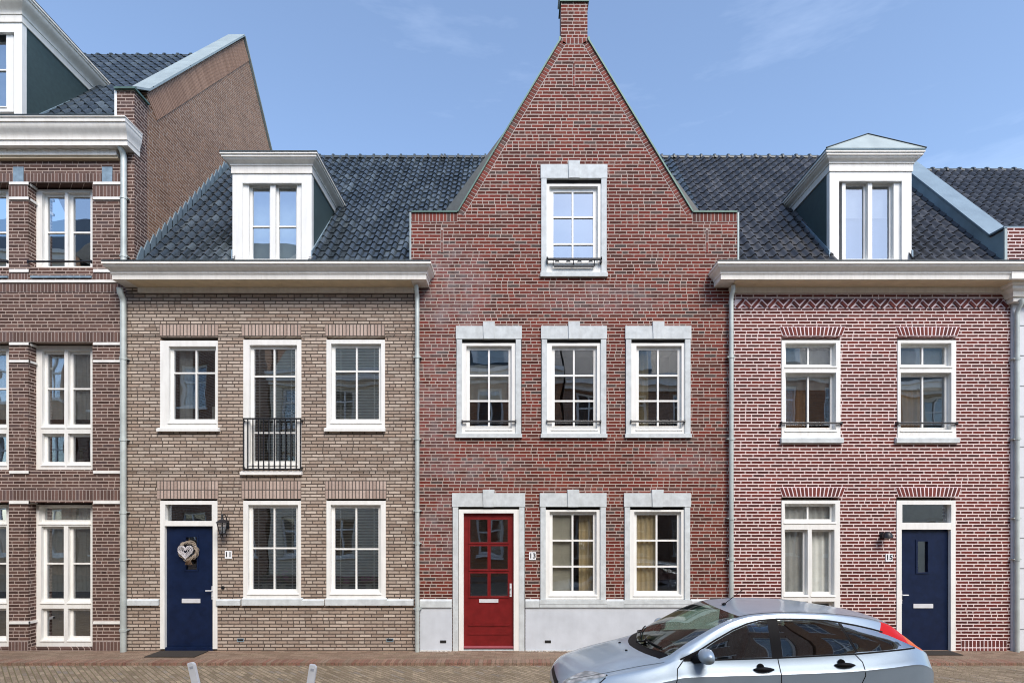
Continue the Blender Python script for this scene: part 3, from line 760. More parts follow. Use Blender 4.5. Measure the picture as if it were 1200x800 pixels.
# French window railing
mb = MB(); zt_, zb_ = Z(490.5, -.07), Z(549.5, -.07); xa, xb = X(285, -.07), X(353, -.07)
mb.box(xa, xb, -.09, -.06, zt_ - .012, zt_ + .012); mb.box(xa, xb, -.085, -.065, zb_ - .008, zb_ + .012)
for px in (285.6, 290.5, 296.5, 303, 309, 315.3, 321.7, 328.2, 334.6, 341, 347.3, 352.4):
    xx = X(px, -.07); mb.box(xx - .008, xx + .008, -.082, -.066, zb_, zt_)
for xx in (xa, xb):
    for z in (zt_ - .03, zb_ + .03): mb.box(xx - .012, xx + .012, -.07, .0, z - .012, z + .012)
mb.build('balcony_railing', black, H2, weld=False)
door(H2, (187.5, 254.5, 586.5, 760), (195.5, 251.5, 616, 759), bluep, [(218, 231, 629, 667)], (213.5, 235, 701, 706), (249.5, 694, 1), transom=(196, 250.5, 591, 610))
vent(H2, 282, 749.5); vent(H2, 457, 749.5)
main_cornice(H2, B1 + .24, B2 - .05, .70, .78)
tiles(H2, XR + .002, B2 - .002, ye2, ze2, yr2, zr2, tile_l, cut=[(-5.18, -3.815, 1.45)])
dormer(H2, -5.225, -3.77, .25, 6.75, Z(177, .07), 0, ye2, ze2, sl2, (284, 357, 209, 305.5), [(296, 316, 220, 303.5, [], [265.5]), (327, 347, 220, 303.5, [], [265.5])], gl=glass_hi, backing=slatm, bw=.18)
shell(H2, B1 + .002, B2 - .002, 6.6, [.02, Z(552), 6.55], m_tan)
downpipe(H2, 489, 342, 765, (418, 514, 598, 636, 713), yy=-.085)
mb = MB(); mb.tube([(X(261.5), -.02, Z(688)), (X(261.5), 0, Z(688))], .03, 12); mb.build('doorbell', black, H2)
number_sign(268, 649.5, '11', 'small white house number sign reading 11 on beige brick under the lantern')

# ================================================================== HOUSE C: red gabled house
H3 = thing('row_house', 'tall red brick house in the middle with pointed gable, stone window surrounds and red door', 'house', (X(673), 0, 0))
gable = [(B2, 0), (B2, 6.6), (X(482), 6.6), (X(482), Z(249)), (X(537), Z(249)), (X(657.5), Z(47)), (X(657.5), Z(3)), (X(688.5), Z(3)), (X(688.5), Z(47)), (X(811), Z(249)), (X(864), Z(249)), (X(864), 6.6), (B3, 6.6), (B3, 0)]
wc = []      # openings (stone surround outer)
CX = [(573, 1), (672.5, 1), (771, 1)]
for cx, _ in CX: wc.append((cx - 38.5, cx + 38.5, 382.5, 513))
wc.append((633.5, 711.5, 194, 325))
for cx in (671.5, 770): wc.append((cx - 39, cx + 39, 577.5, 702))
wc.append((530, 615.5, 577.5, 766))
mb = MB(); mb.prism(gable, 0, .3); wall = mb.build('front_wall', m_red, H3)
cut = MB()
for a, b, c_, d in wc: cut.box(X(a) + .004, X(b) - .004, -.2, .6, (Z(d) + .002) if d < 760 else -.2, Z(c_) - .003)
cutter = cut.build('cutter', m_red)
md = wall.modifiers.new('b', 'BOOLEAN'); md.object = cutter; md.operation = 'DIFFERENCE'; md.solver = 'EXACT'
dg = bpy.context.evaluated_depsgraph_get(); me2 = bpy.data.meshes.new_from_object(wall.evaluated_get(dg))
wall.modifiers.clear(); wall.data = me2; bpy.data.objects.remove(cutter)
def surround(cx, hw, y0, y1, lint, key, full=False, sillh=5):
    """stone frame round an opening with a keystone"""
    mb = MB(); jw = 7; yo = -.035
    xo0, xo1 = X(cx - hw), X(cx + hw); zt, zl = Z(y0), Z(lint); zb = Z(y1) if not full else .0
    zs = zb + (Z(y1 - sillh) - Z(y1) if not full else 0)
    mb.box(xo0, X(cx - 6.3), yo, .1, zl, zt); mb.box(X(cx + 6.3), xo1, yo, .1, zl, zt); mb.box(X(cx - 6.3), X(cx + 6.3), .02, .1, zl + .01, zt - .01)
    s_ = mb.build('stone_surround', stone, H3, weld=False)
    mb = MB(); mb.prism([(X(cx - 6.0), zl - .004), (X(cx + 6.0), zl - .004), (X(cx + 6.8), Z(key)), (X(cx - 6.8), Z(key))], yo - .02, .09); mb.build('keystone', stone, s_)
    for a, b in ((xo0 + .012, X(cx - hw + jw)), (X(cx + hw - jw), xo1 - .012)): mb = MB(); mb.box(a, b, yo + .006, .1, zs, zl - .006); mb.build('jamb_stone', stone, s_)
    if not full:
        mb = MB(); mb.box(xo0 - .005, xo1 + .005, yo - .015, .1, zb, zs - .003); mb.build('sill', stone, s_)
    return s_
for k, (cx, _) in enumerate(CX):
    s_ = surround(cx, 38.5, 382.5, 513, 397.5, 378)
    w_, e, ss = window(H3, (cx - 32, cx + 32, 402, 508.5), [(cx - 22.5, cx + 23, 410, 499, [cx], [440, 469.7])], yf=.0, mw=2.1)
    rail(w_, X(cx - 31.5, -.05), X(cx + 31.5, -.05), Z(493.5, -.05))
    if k == 0: curtain(w_, ss[0][0] - .02, ss[0][1] + .02, ss[0][2] + .45, ss[0][3] - .25, .15, slatm, wave=.3)
    if k == 2: curtain(w_, ss[0][0] - .02, ss[0][0] + .2, ss[0][2], ss[0][3], .16, curtw)
    mb = MB(); mb.box(X(cx - 31.5), X(cx + 31.5), .02, .1, Z(402), Z(397.8)); mb.build('lintel_shade', dark, w_)  # near-black strip paints the shade under the stone lintel
s_ = surround(672.5, 39, 194, 325, 210, 190)
w_, e, ss = window(H3, (640, 704.6, 215.6, 321), [(648.5, 695, 225.5, 304.5, [671], [254.5, 286])], yf=.0, gl=glass_hi, mw=2.0, sw=5)
mb = MB(); mb.box(X(640.5), X(704.5), -.09, -.05, Z(306.8), Z(304.8)); mb.box(X(649), X(696), -.06, -.03, Z(314), Z(312.5))
for px in (641, 704): mb.box(X(px) - .012, X(px) + .012, -.09, .01, Z(309.5), Z(303.5))
for px in (648, 671.5, 696): mb.tube([(X(px), -.07, Z(306)), (X(px), -.045, Z(313.5))], .008, 6)
mb.build('safety_rail', black, w_, weld=False)
mb = MB(); mb.box(X(640.5), X(704.5), .02, .1, Z(215.6), Z(210.3)); mb.build('lintel_shade', dark, w_)  # attic lintel's shadow painted as a dark strip
for k, cx in enumerate((671.5, 770)):
    s_ = surround(cx, 39, 577.5, 707, 593.5, 573.5, sillh=5)
    w_, e, ss = window(H3, (cx - 32.5, cx + 32.5, 597, 702.5), [(cx - 24, cx + 23.5, 603, 692, [cx - .6], [633, 663.5])], yf=.0, mw=2.1, gl=glass_lo)
    if k == 0:
        mb = MB(); mb.box(ss[0][0] - .03, ss[0][0] + .37, .14, .15, ss[0][2] - .02, ss[0][3] + .02); mb.build('roller_blind', plain('pale_blind', (.66, .62, .50), .8), w_)
        curtain(w_, ss[0][1] - .24, ss[0][1] + .03, ss[0][2] - .02, ss[0][3], .24, curtw)  # warm bright cloth stands in for lamplight in the room
    else: curtain(w_, ss[0][0] - .03, ss[0][0] + .36, ss[0][2] - .03, ss[0][3] + .02, .155, curtw)
s_ = surround(572.7, 42.7, 577.5, 766, 593.5, 573.5, full=True)
panes = [(a, b, c_, d) for a, b in ((551, 571.3), (575, 595)) for c_, d in ((608.5, 635), (639.5, 666.6), (671.3, 698))]
dr = door(H3, (537.5, 608.5, 596.5, 762), (543.6, 602, 601, 760), redp, panes, (561.5, 584, 701.5, 705.5), (598.5, 691, 0), step=stone)
mb = MB()
for a, b in ((731, 733), (741, 743)): mb.box(X(549, .05), X(597, .05), .038, .052, Z(b, .05), Z(a, .05))
mb.build('kick_moulding', redp, dr, weld=False)
mb = MB(); mb.box(X(543.6, .03), X(602, .03), .0, .052, Z(760, .03), Z(756.5, .03)); mb.build('weather_bar', plain('worn_red_paint', (.38, .10, .12), .5), dr)
# plastered plinth with stone band
for a, b in ((492.5, 529.8), (615.7, 853)):
    mb = MB(); mb.box(X(a), X(b), -.022, .002, 0, Z(711)); mb.build('plaster_plinth', plaster, H3)
for a, b in ((492.5, 529.8), (615.7, 632), (711, 730.5), (809.5, 853)): mb = MB(); mb.prism([(-.05, Z(710.8)), (-.05, Z(703.5)), (0.002, Z(701.5)), (.002, Z(710.8))], X(a), X(b), axis='x'); mb.build('stone_band', stone, H3)
for a, b in ((632.3, 710.7), (730.8, 809.2)): mb = MB(); mb.box(X(a), X(b), -.048, .002, Z(710.8), Z(707.3)); mb.build('stone_band', stone, H3)
for px, py in ((519.5, 751), (642, 751)):
    x, z = X(px), Z(py); mb = MB(); mb.box(x - .055, x + .055, -.028, -.01, z - .024, z + .024); mb.build('air_vent', dark, H3)
# brick edge along the gable, coping
def seg_bricks(mb, a, b, depth, inner, n_pitch=.0625):
    a, b = Vector(a), Vector(b); d_ = b - a; k = max(1, int(d_.length / n_pitch)); u = d_ / k; nn_ = Vector((-d_.y, d_.x)).normalized() * inner
    for i in range(k):
        p, q = a + u * (i + .1), a + u * (i + .9)
        mb.prism([(v.x, v.y) for v in (p, q, q + nn_ * depth, p + nn_ * depth)], -.006, .01)
mb = MB(); bed = MB()
edges = [((X(482.5), Z(249.5)), (X(536), Z(249.5)), .15, -1), ((X(537), Z(249)), (X(657.5), Z(47)), .105, -1), ((X(688.5), Z(47)), (X(811), Z(249)), .105, -1), ((X(811.5), Z(249.5)), (X(863.5), Z(249.5)), .15, -1), ((X(659), Z(45)), (X(687), Z(45)), .10, -1)]
for a, b, dpt, sgn in edges:
    seg_bricks(mb, a, b, dpt, sgn)
    a_, b_ = Vector(a), Vector(b); n_ = Vector((-(b_ - a_).y, (b_ - a_).x)).normalized() * sgn * (dpt + .012)
    bed.prism([(v.x, v.y) for v in (a_, b_, b_ + n_, a_ + n_)], -.0025, .004)
eb = mb.build('edge_brick', i_red, wall, weld=False); bed.build('edge_mortar', mo_red, wall, weld=False)
mb = MB()
def coping_seg(mb, a, b, t=.035, y0=-.03, y1=.34):
    a, b = Vector(a), Vector(b); n_ = Vector((-(b - a).y, (b - a).x)).normalized() * t
    if n_.y < 0: n_ = -n_
    mb.prism([(v.x, v.y) for v in (a, b, b + n_, a + n_)], y0, y1)
for a, b, dpt, sgn in edges[:4]: mb = MB(); coping_seg(mb, a, b, .024); mb.build('coping', patina, wall)
mb = MB(); mb.box(X(656), X(690), -.03, .33, Z(3), Z(1.2)); mb.box(X(655), X(657.4), -.02, .33, Z(49), Z(44)); mb.box(X(688.6), X(691), -.02, .33, Z(49), Z(44))
mb.build('finial_coping', patina, wall, weld=False)
mb = MB(); mb.box(X(658), X(688), .0, .3, Z(1.2), Z(-9)); mb.box(X(655), X(691), -.04, .34, Z(-9), Z(-12)); mb.build('finial_block', stone, wall, weld=False)
mb = MB()
mb.box(X(480), X(482) - .001, -.01, .3, 6.82, Z(249)); mb.box(X(864) + .001, X(866), -.01, .3, 6.82, Z(249)); mb.build('edge_trim', zincl, wall, weld=False)
mb = MB()
for px, ya, yb_ in ((518, 268, 296), (828.5, 268, 296), (672.5, 76, 101)):
    mb.box(X(px - 1.6), X(px + 1.6), -.0015, .01, Z(yb_), Z(ya))
bd = mb.build('anchor_bed', mo_red, wall, weld=False)
mb = MB()
for px, ya, yb_ in ((518, 268, 296), (828.5, 268, 296), (672.5, 76, 101)):
    z = Z(yb_)
    while z < Z(ya) - .05: mb.box(X(px) - .014, X(px) + .014, -.008, .01, z, z + .19); z += .215
mb.build('anchor_brick', i_red, bd, weld=False)
# main roof strip behind the gable plus the cross roof that meets it
tiles(H3, B2 + .002, B3 - .002, ye2, ze2, yr2, zr2, tile_l)
mb = MB(); zc = Z(40); xm = X(673)
mb.prism([(X(495), Z(268)), (xm, Z(30)), (X(850), Z(268)), (X(850), Z(300)), (X(495), Z(300))], .31, 7.4); mb.build('cross_roof', ridgem, H3)
shell(H3, B2 + .002, B3 - .002, 6.8, [.02, Z(552), 6.55], m_red)
number_sign(624, 651, '13', 'small white house number sign reading 13 on red brick right of the red door')

# ================================================================== HOUSE D: red house with white joints
H4 = thing('row_house', 'low dark red brick house with white joints and hooded dormer, behind the car', 'house', (X(1020), 0, 0))
XD = X(1184)
wdd = [(916, 985, 398.5, 512.5), (1052, 1120.5, 398.5, 512.5), (916, 984.5, 586, 757), (1051, 1120, 586, 766)]
mb = MB(); mb.plate(B3 + .002, XD, 0, 6.6, [(X(a, -.015), X(b, -.015), Z(d) if d < 760 else -.1, Z(c_) + .06) for a, b, c_, d in wdd], 0, .3)
mb.build('front_wall', m_redr, H4)
for i, (fr, px0, px1, v) in enumerate((((wdd[0]), 921, 973, 947), ((wdd[1]), 1055, 1107, 1081))):
    w_, e, ss = window(H4, fr, [(px0, px1, 407, 427, [v], []), (px0, px1, 441.4, 501, [v], [])], sash_d=.09, sill=((916, 989, 512.5, 518.5, .06, stone) if i == 0 else (1051, 1125, 512.5, 518.5, .06, stone)), gl=glass, sw=3.4)
    rail(w_, X(fr[0], -.05), X(fr[1] + 1.5, -.05), Z(495.5, -.05))
    s_ = ss[1]; curtain(w_, s_[0] - .03, s_[1] + .03, s_[3] - .22, s_[3] + .5, .165, curt, wave=.2)
    curtain(w_, s_[0] - .05, s_[0] + (.42 if i == 0 else .46), s_[2], s_[3], .20, amber_refl, wave=.1)  # amber sheet stands in for sunlit brick mirrored in the lower panes
w_, e, ss = window(H4, wdd[2], [(920, 973, 593, 608, [946.5], []), (920, 941, 623, 693, [], []), (951.5, 972, 623, 693, [], []), (920, 941, 706.5, 745, [], []), (951.5, 972, 706.5, 745, [], [])], sash_d=.08, sw=3.0, gl=glass_lo)
for s_ in ss[:3]: curtain(w_, s_[0] - .05, s_[1] + .05, s_[2] - .05, s_[3] + .04, .155, curt, wave=.12)
door(H4, (1051, 1120, 586, 766), (1053.8, 1111, 620, 764), bluep, [(1075, 1087, 634, 670)], (1070, 1093, 707, 712), (1055.5, 699, -1), transom=(1054.5, 1111.5, 591, 612))
for a, b, c_, d in ((917, 987, 382.5, 393.5), (1053, 1122, 382.5, 393.5), (917, 987, 570.5, 582), (1053, 1123, 570.5, 582)):
    soldier(H4, 'splayed_arch', X(a), X(b), Z(d), Z(c_), i_redr, mo_redr, splay=.06, joint=.022, pitch=.068)
mb = MB(); bed = MB(); px = 862.0     # zigzag frieze
k = 0
bed.box(X(861), X(1182), -.0015, .005, Z(361.5), Z(350.5))
while px < 1176:
    for (ax, ay), (bx, by) in (((px + .8, 360.3), (px + 9.2, 351.2)), ((px + 10.2, 353.8), (px + 16.8, 360.3))):
        a, b = Vector((X(ax), Z(ay))), Vector((X(bx), Z(by))); n_ = Vector((-(b - a).y, (b - a).x)).normalized() * .024
        mb.prism([(v.x, v.y) for v in (a - n_, b - n_, b + n_, a + n_)], -.02, .01)
    mb.prism([(X(px + 5), Z(360.6)), (X(px + 13), Z(360.6)), (X(px + 9.2), Z(357.6))], -.006, .01)
    mb.prism([(X(px + 12.5), Z(351)), (X(px + 24), Z(351)), (X(px + 18.3), Z(356.8))], -.006, .01)
    px += 18.85
bo = bed.build('zigzag_frieze', mo_redr, H4); mb.build('zigzag_brick', i_redr, bo, weld=False)
soldier(H4, 'brick_plinth', X(1126), X(1180), Z(767), Z(749.5), i_redr, mo_redr, joint=.02, pitch=.07)
main_cornice(H4, B3 - .05, 12.5, .78, None)
XP = X(1180)
tiles(H4, B3 + .002, XP, ye2, ze2, yr2, zr2, tile_r, cut=[(X(972.5, .25) + .05, X(1068, .25) - .05, 1.45)])
dormer(H4, X(972.5, .25), X(1068, .25), .25, 6.75, Z(174.5, .07), 0, ye2, ze2, sl2, (987, 1056, 208, 305.5), [(991, 1012, 218, 303.5, [], []), (1022, 1042, 218, 303.5, [], [])], gl=glass, backing=None, ped=Z(156, .3), bw=.17, over=.13)
dmr = [o for o in H4.children if o.name.startswith('dormer')][0]
mb = MB(); mb.box(X(985, .5), X(1056, .5), .5, .51, Z(256, .5), Z(212, .5)); mb.build('roller_blind', plain('white_blind', (.72, .74, .78), .8), dmr)
mb = MB(); mb.box(X(983, .55), X(1058, .55), .56, .57, 6.8, Z(205, .5)); mb.build('curtain', plain('lavender_curtain', (.32, .33, .50), .9), dmr)
# parapet between D and E
g = [(0.0, 6.6), (0, 7.62), (.35, 7.62), (3.75, 11.78), (7.4, 7.4), (7.4, 0), (.301, 0), (.301, 6.6)]
mb = MB(); mb.prism([(0, 6.7), (0, Z(267)), (.32, Z(267)), (3.75, 11.66), (7.4, 7.2), (7.4, 6.7)], XP + .005, XP + .36, axis='x'); pw = mb.build('parapet_wall', m_redr, H4)
mb = MB()
for a, b in (((.0, Z(267)), (.33, Z(267) + .02)), ((.33, Z(267) + .02), (3.75, 11.70)), ((3.75, 11.70), (7.4, 7.24))):
    a, b = Vector(a), Vector(b); n_ = Vector((-(b - a).y, (b - a).x)).normalized() * .03
    mb.prism([(v.x, v.y) for v in (a, b, b + n_, a + n_)], XP - .05, XP + .42, axis='x')
mb.build('coping', zincm, pw, weld=False)
mb = MB(); mb.prism([(.02, 6.9), (.02, Z(268)), (.33, Z(268)), (3.75, 11.66), (3.75, 11.4)], XP - .012, XP + .004, axis='x'); mb.build('zinc_cladding', zinc, pw)
mb = MB(); mb.box(XP - .045, XP + .004, -.005, .02, 6.8, Z(268)); mb.build('edge_trim', zincl, pw)
shell(H4, B3 + .002, XD, 6.6, [.02, Z(571), 6.55], m_redr)
downpipe(H4, 857, 342, 765, (418, 514, 607, 655), yy=-.085)
number_sign(1041.5, 653, '15', 'small white house number sign reading 15 left of the right navy door')

# ================================================================== HOUSE E: pale painted house at the right edge
H5 = thing('row_house', 'pale painted house at the right edge with grooved facade, only a narrow strip in view', 'house', (X(1230), 0, 0))
mb = MB(); mb.box(XD + .002, 12.5, -.02, .3, 0, Z(352)); mb.build('front_wall', h5m, H5)
mb = MB(); z = Z(765)
for py in (382, 417, 452.5, 488, 523.5, 559, 594.5, 630, 665.5, 701, 736.5): mb.box(XD + .08, 12.5, -.024, -.015, Z(py) - .008, Z(py) + .008)
mb.build('facade_groove', plain('groove_grey', (.22, .23, .25), .8), H5, weld=False)
mb = MB(); mb.box(XD + .004, XD + .075, -.04, -.015, 0, Z(352)); mb.build('corner_pilaster', h5m, H5)
mb = MB(); prof = [(0, 6.53), (0, Z(357)), (.10, Z(357)), (.10, Z(352)), (.13, Z(352)), (.15, Z(347)), (.20, Z(344)), (.20, Z(341)), (.24, Z(340)), (.26, Z(335)), (.32, Z(333)), (.32, Z(329)), (.34, 6.53)]
sweep(mb, XD + .02, 12.5, -.05, .2, prof, 1., None); mb.build('cornice', cream, H5, smooth=True, sharp=20)
tiles(H5, XP + .42, 12.5, ye2, ze2, yr2, Z(198, 3.75) - .05, tile_r)
shell(H5, XD + .002, 12.5, 6.5, [.02], h5m)
downpipe(H5, 1192, 358, 768, (420, 514, 607, 655), yy=-.09, r=.036)

# ================================================================== SMALL THINGS ON THE FACADES
def lantern():
    x, z = X(267), Z(616); r_ = thing('wall_lantern', 'black carriage lantern with tapered glass on beige brick right of the left navy door', 'wall lamp', (x, -.02, z))
    mb = MB(); yc = -.19
    def ring(zz, rr): return [(x + rr * math.cos(R(60 * k)), yc + rr * math.sin(R(60 * k)), zz) for k in range(6)]
    lo, hi = ring(z - .13, .05), ring(z + .06, .098)
    for a, b in zip(lo, hi): mb.tube([a, b], .007, 6)
    for q in (lo, hi): mb.tube(q, .008, 6, closed=True)
    fr = mb.build('lantern_frame', black, r_, smooth=True, sharp=40)
    mb = MB(); vt = [mb.bm.verts.new(p) for p in ring(z + .06, .125)]; vm = [mb.bm.verts.new(p) for p in ring(z + .115, .05)]; 
    for k in range(6): mb.bm.faces.new((vt[k], vt[(k + 1) % 6], vm[(k + 1) % 6], vm[k]))
    mb.bm.faces.new(vm); mb.bm.faces.new(vt[::-1])
    mb.tube([(x, yc, z + .11), (x, yc, z + .16), (x, yc, z + .19), (x, yc, z + .225)], .02, 8, rs=[.03, .014, .022, .004])
    mb.tube([(x, yc, z - .13), (x, yc, z - .16), (x, yc, z - .2)], .02, 8, rs=[.045, .016, .008])
    mb.build('lantern_cap', black, r_, smooth=True, sharp=40)
    mb = MB(); a = [mb.bm.verts.new(p) for p in ring(z - .128, .047)]; b = [mb.bm.verts.new(p) for p in ring(z + .058, .094)]
    for k in range(6): mb.bm.faces.new((a[k], a[(k + 1) % 6], b[(k + 1) % 6], b[k]))
    mb.build('lantern_glass', lglass, r_)
    mb = MB(); mb.tube([(x, yc, z - .12), (x, yc, z - .04), (x, yc, z + .01)], .02, 8, rs=[.014, .022, .008]); mb.build('bulb', white, r_, smooth=True)
    mb = MB(); mb.tube([(x, -.005, z + .03), (x, -.06, z + .17), (x, -.12, z + .21), (x, yc, z + .19)], .009, 8); mb.box(x - .03, x + .03, -.015, 0, z - .05, z + .09); mb.build('bracket', black, r_, weld=False)
lantern()
def bulkhead():
    x, z = X(1034), Z(627); r_ = thing('wall_lamp', 'small black hooded wall lamp on white jointed brick left of the right navy door', 'wall lamp', (x, 0, z))
    mb = MB(); mb.box(x - .05, x + .05, -.03, -.001, z - .05, z + .06); mb.build('back_plate', black, r_)
    mb = MB(); mb.tube([(x, -.03, z + .03), (x, -.10, z + .045), (x, -.14, z + .03)], .012, 8); mb.build('arm', black, r_, smooth=True)
    mb = MB(); mb.tube([(x, -.14, z + .07), (x, -.14, z + .06), (x, -.14, z + .02), (x, -.14, z - .04)], .05, 16, rs=[.015, .05, .078, .085]); mb.build('lamp_shade', black, r_, smooth=True, sharp=60)
    mb = MB(); mb.tube([(x, -.14, z - .035), (x, -.14, z - .06)], .045, 12); mb.build('bulb', potm, r_, smooth=True, sharp=60)
bulkhead()
def wreath():
    x, z, y0 = X(222, .03), Z(645, .03), .0
    r_ = thing('door_wreath', 'round twig wreath with a white wicker heart hanging on the left navy door', 'wreath', (x, .02, z))
    mb = MB()
    for k in range(16):
        ph = rnd.uniform(0, 6.28); rr = .152 + rnd.uniform(-.024, .024); am = rnd.uniform(.012, .03); nwave = rnd.choice((3, 4, 5, 6))
        pts = [(x + (rr + am * math.sin(nwave * t + ph)) * math.cos(t), y0 + .0 + .018 * math.cos(nwave * t + ph), z + (rr + am * math.sin(nwave * t + ph)) * math.sin(t)) for t in [2 * math.pi * i / 48 for i in range(48)]]
        mb.tube(pts, .0045, 5, closed=True)
    mb.build('twig_ring', twig, r_, weld=False)
    mb = MB()
    def hp(t, s): return (x - .035 + s * 16 * math.sin(t) ** 3, y0 - .03, z - .01 + s * (13 * math.cos(t) - 5 * math.cos(2 * t) - 2 * math.cos(3 * t) - math.cos(4 * t)))
    for s in (.0086, .0074, .0060, .0045, .0028):
        mb.tube([Vector(hp(2 * math.pi * i / 36, s)) + Vector((rnd.uniform(-.003, .003), rnd.uniform(-.008, .0), rnd.uniform(-.003, .003))) for i in range(36)], .0068, 5, closed=True)
    mb.build('heart', heartm, r_, weld=False)
    mb = MB()
    for k in range(5): mb.tube([(x + .01, y0 - .01, z - .14), (x - .03 + .02 * k, y0 - .015, z - .2), (x - .05 + .03 * k, y0 - .01, z - .25)], .009, 5)
    mb.tube([(x, y0, z + .15), (x, y0 + .03, z + .22)], .005, 5)
    mb.build('ribbon', plain('brown_ribbon', (.10, .06, .035), .8), r_, weld=False)
wreath()
mb = MB(); mb.box(-6.36, -5.50, -.50, -.06, .003, .016)
tag(mb.build('door_mat', matm), 'dark coir mat lying on the pavement before the left navy door', 'door mat')
mb = MB(); mb.box(X(1062), X(1110), -.36, -.06, .003, .014)
tag(mb.build('door_mat', matm), 'thin dark mat before the right navy door behind the car', 'door mat')

def post(px, py, lean, label):
    y = -3.3; x, zt = X(px, y), Z(py, y) - ROADZ
    r_ = thing('bollard', label, 'bollard', (x - math.tan(R(lean)) * zt, y, ROADZ), 'slanting posts at the road edge', local=True)
    r_.rotation_euler = (0, R(lean), 0); h = zt / math.cos(R(lean))
    mb = MB(); mb.prism([(-.045, 0), (.045, 0), (.045, h - .03), (.02, h), (-.045, h)], -.02, .02)
    bmesh.ops.bevel(mb.bm, geom=list(mb.bm.edges), offset=.006, segments=2, affect='EDGES'); mb.build('post', galv, r_)
    mb = MB(); mb.box(-.02, .02, -.024, -.0205, h - .075, h - .045); mb.box(-.05, .05, -.026, .026, h * .3, h * .3 + .06); mb.build('reflector', plain('grey_sticker', (.35, .38, .44), .4), r_, weld=False)
    mb = MB(); mb.box(-.08, .08, -.06, .06, -.01, .012); mb.build('base_plate', galv, r_)
post(224, 775.5, -13, 'pale slanting post leaning left before the navy door with the wreath')
post(367.5, 778, 9, 'pale slanting post leaning right before the beige house windows')

# pebbles swept against the plinth
mb = MB()
for i in range(900):
    px = rnd.choice((rnd.uniform(493, 529), rnd.uniform(616, 700))); x = X(px); y = -.025 - abs(rnd.gauss(0, .022)); s = rnd.uniform(.005, .013)
    M_ = Matrix.Translation((x, y, s * .5)) @ Matrix.Rotation(rnd.uniform(0, 6.3), 4, 'Z') @ Matrix.Rotation(rnd.uniform(0, 3), 4, 'X')
    mb.box(-s, s, -s * .8, s * .8, -s * .5, s * .5, mat=M_)
mb.build('gravel', pebm, weld=False, kind='stuff')

# plants standing inside windows
def plant(x, y, z, h, label, flower=False, name='potted_plant', n=14):
    r_ = thing(name, label, 'houseplant', (x, y, z))
    mb = MB(); mb.tube([(x, y, z), (x, y, z + .12)], .06, 12, rs=[.045, .06]); mb.build('pot', potm, r_, smooth=True, sharp=40)
    mb = MB()
    for k in range(n):
        a = rnd.uniform(0, 6.28); ln = h * rnd.uniform(.5, 1) ; e = rnd.uniform(.25, .9); w_ = .018
        p0 = Vector((x, y, z + .12)); d_ = Vector((math.cos(a) * e * .5, math.sin(a) * .25 * e, 1)).normalized(); s_ = Vector((-math.sin(a), math.cos(a), 0)) * w_
        p1 = p0 + d_ * ln * .6; p2 = p0 + d_ * ln + Vector((math.cos(a) * .08, 0, -.05))
        v = [mb.bm.verts.new(q) for q in (p0 - s_ * .4, p0 + s_ * .4, p1 + s_, p1 - s_, p2)]
        mb.bm.faces.new((v[0], v[1], v[2], v[3])); mb.bm.faces.new((v[3], v[2], v[4]))
    mb.build('leaf', leafm, r_, weld=False)
    if flower:
        mb = MB()
        for k in range(9):
            c0 = Vector((x + rnd.uniform(-.12, .12), y - .03, z + h * rnd.uniform(.65, 1.05)))
            for j in range(5):
                t = j * 1.256; p = c0 + Vector((math.cos(t), 0, math.sin(t))) * .03; u = Vector((-math.sin(t), 0, math.cos(t))) * .014
                vs = [mb.bm.verts.new(q) for q in (c0, p - u, p + (p - c0) * .4, p + u)]; mb.bm.faces.new(vs)
        mb.build('flower', flowm, r_, weld=False)
yw = .20
plant(X(331, yw), yw, Z(692, yw), .36, 'pink orchid in a pot behind the ground floor window nearest the left navy door', True)
plant(X(311, yw), yw, Z(692, yw), .34, 'dark leafy plant behind the ground floor window beside the pink orchid', False)
plant(X(405, yw), yw, Z(692, yw), .26, 'low flowering plant at the left of the rightmost beige ground floor window', True)
plant(X(432, yw), yw, Z(692, yw), .28, 'low flowering plant at the right of the rightmost beige ground floor window', True)
plant(X(95, .42), .42, Z(546, .42), .34, 'small leafy plant behind the lower first floor pane of the tall brown house', False)

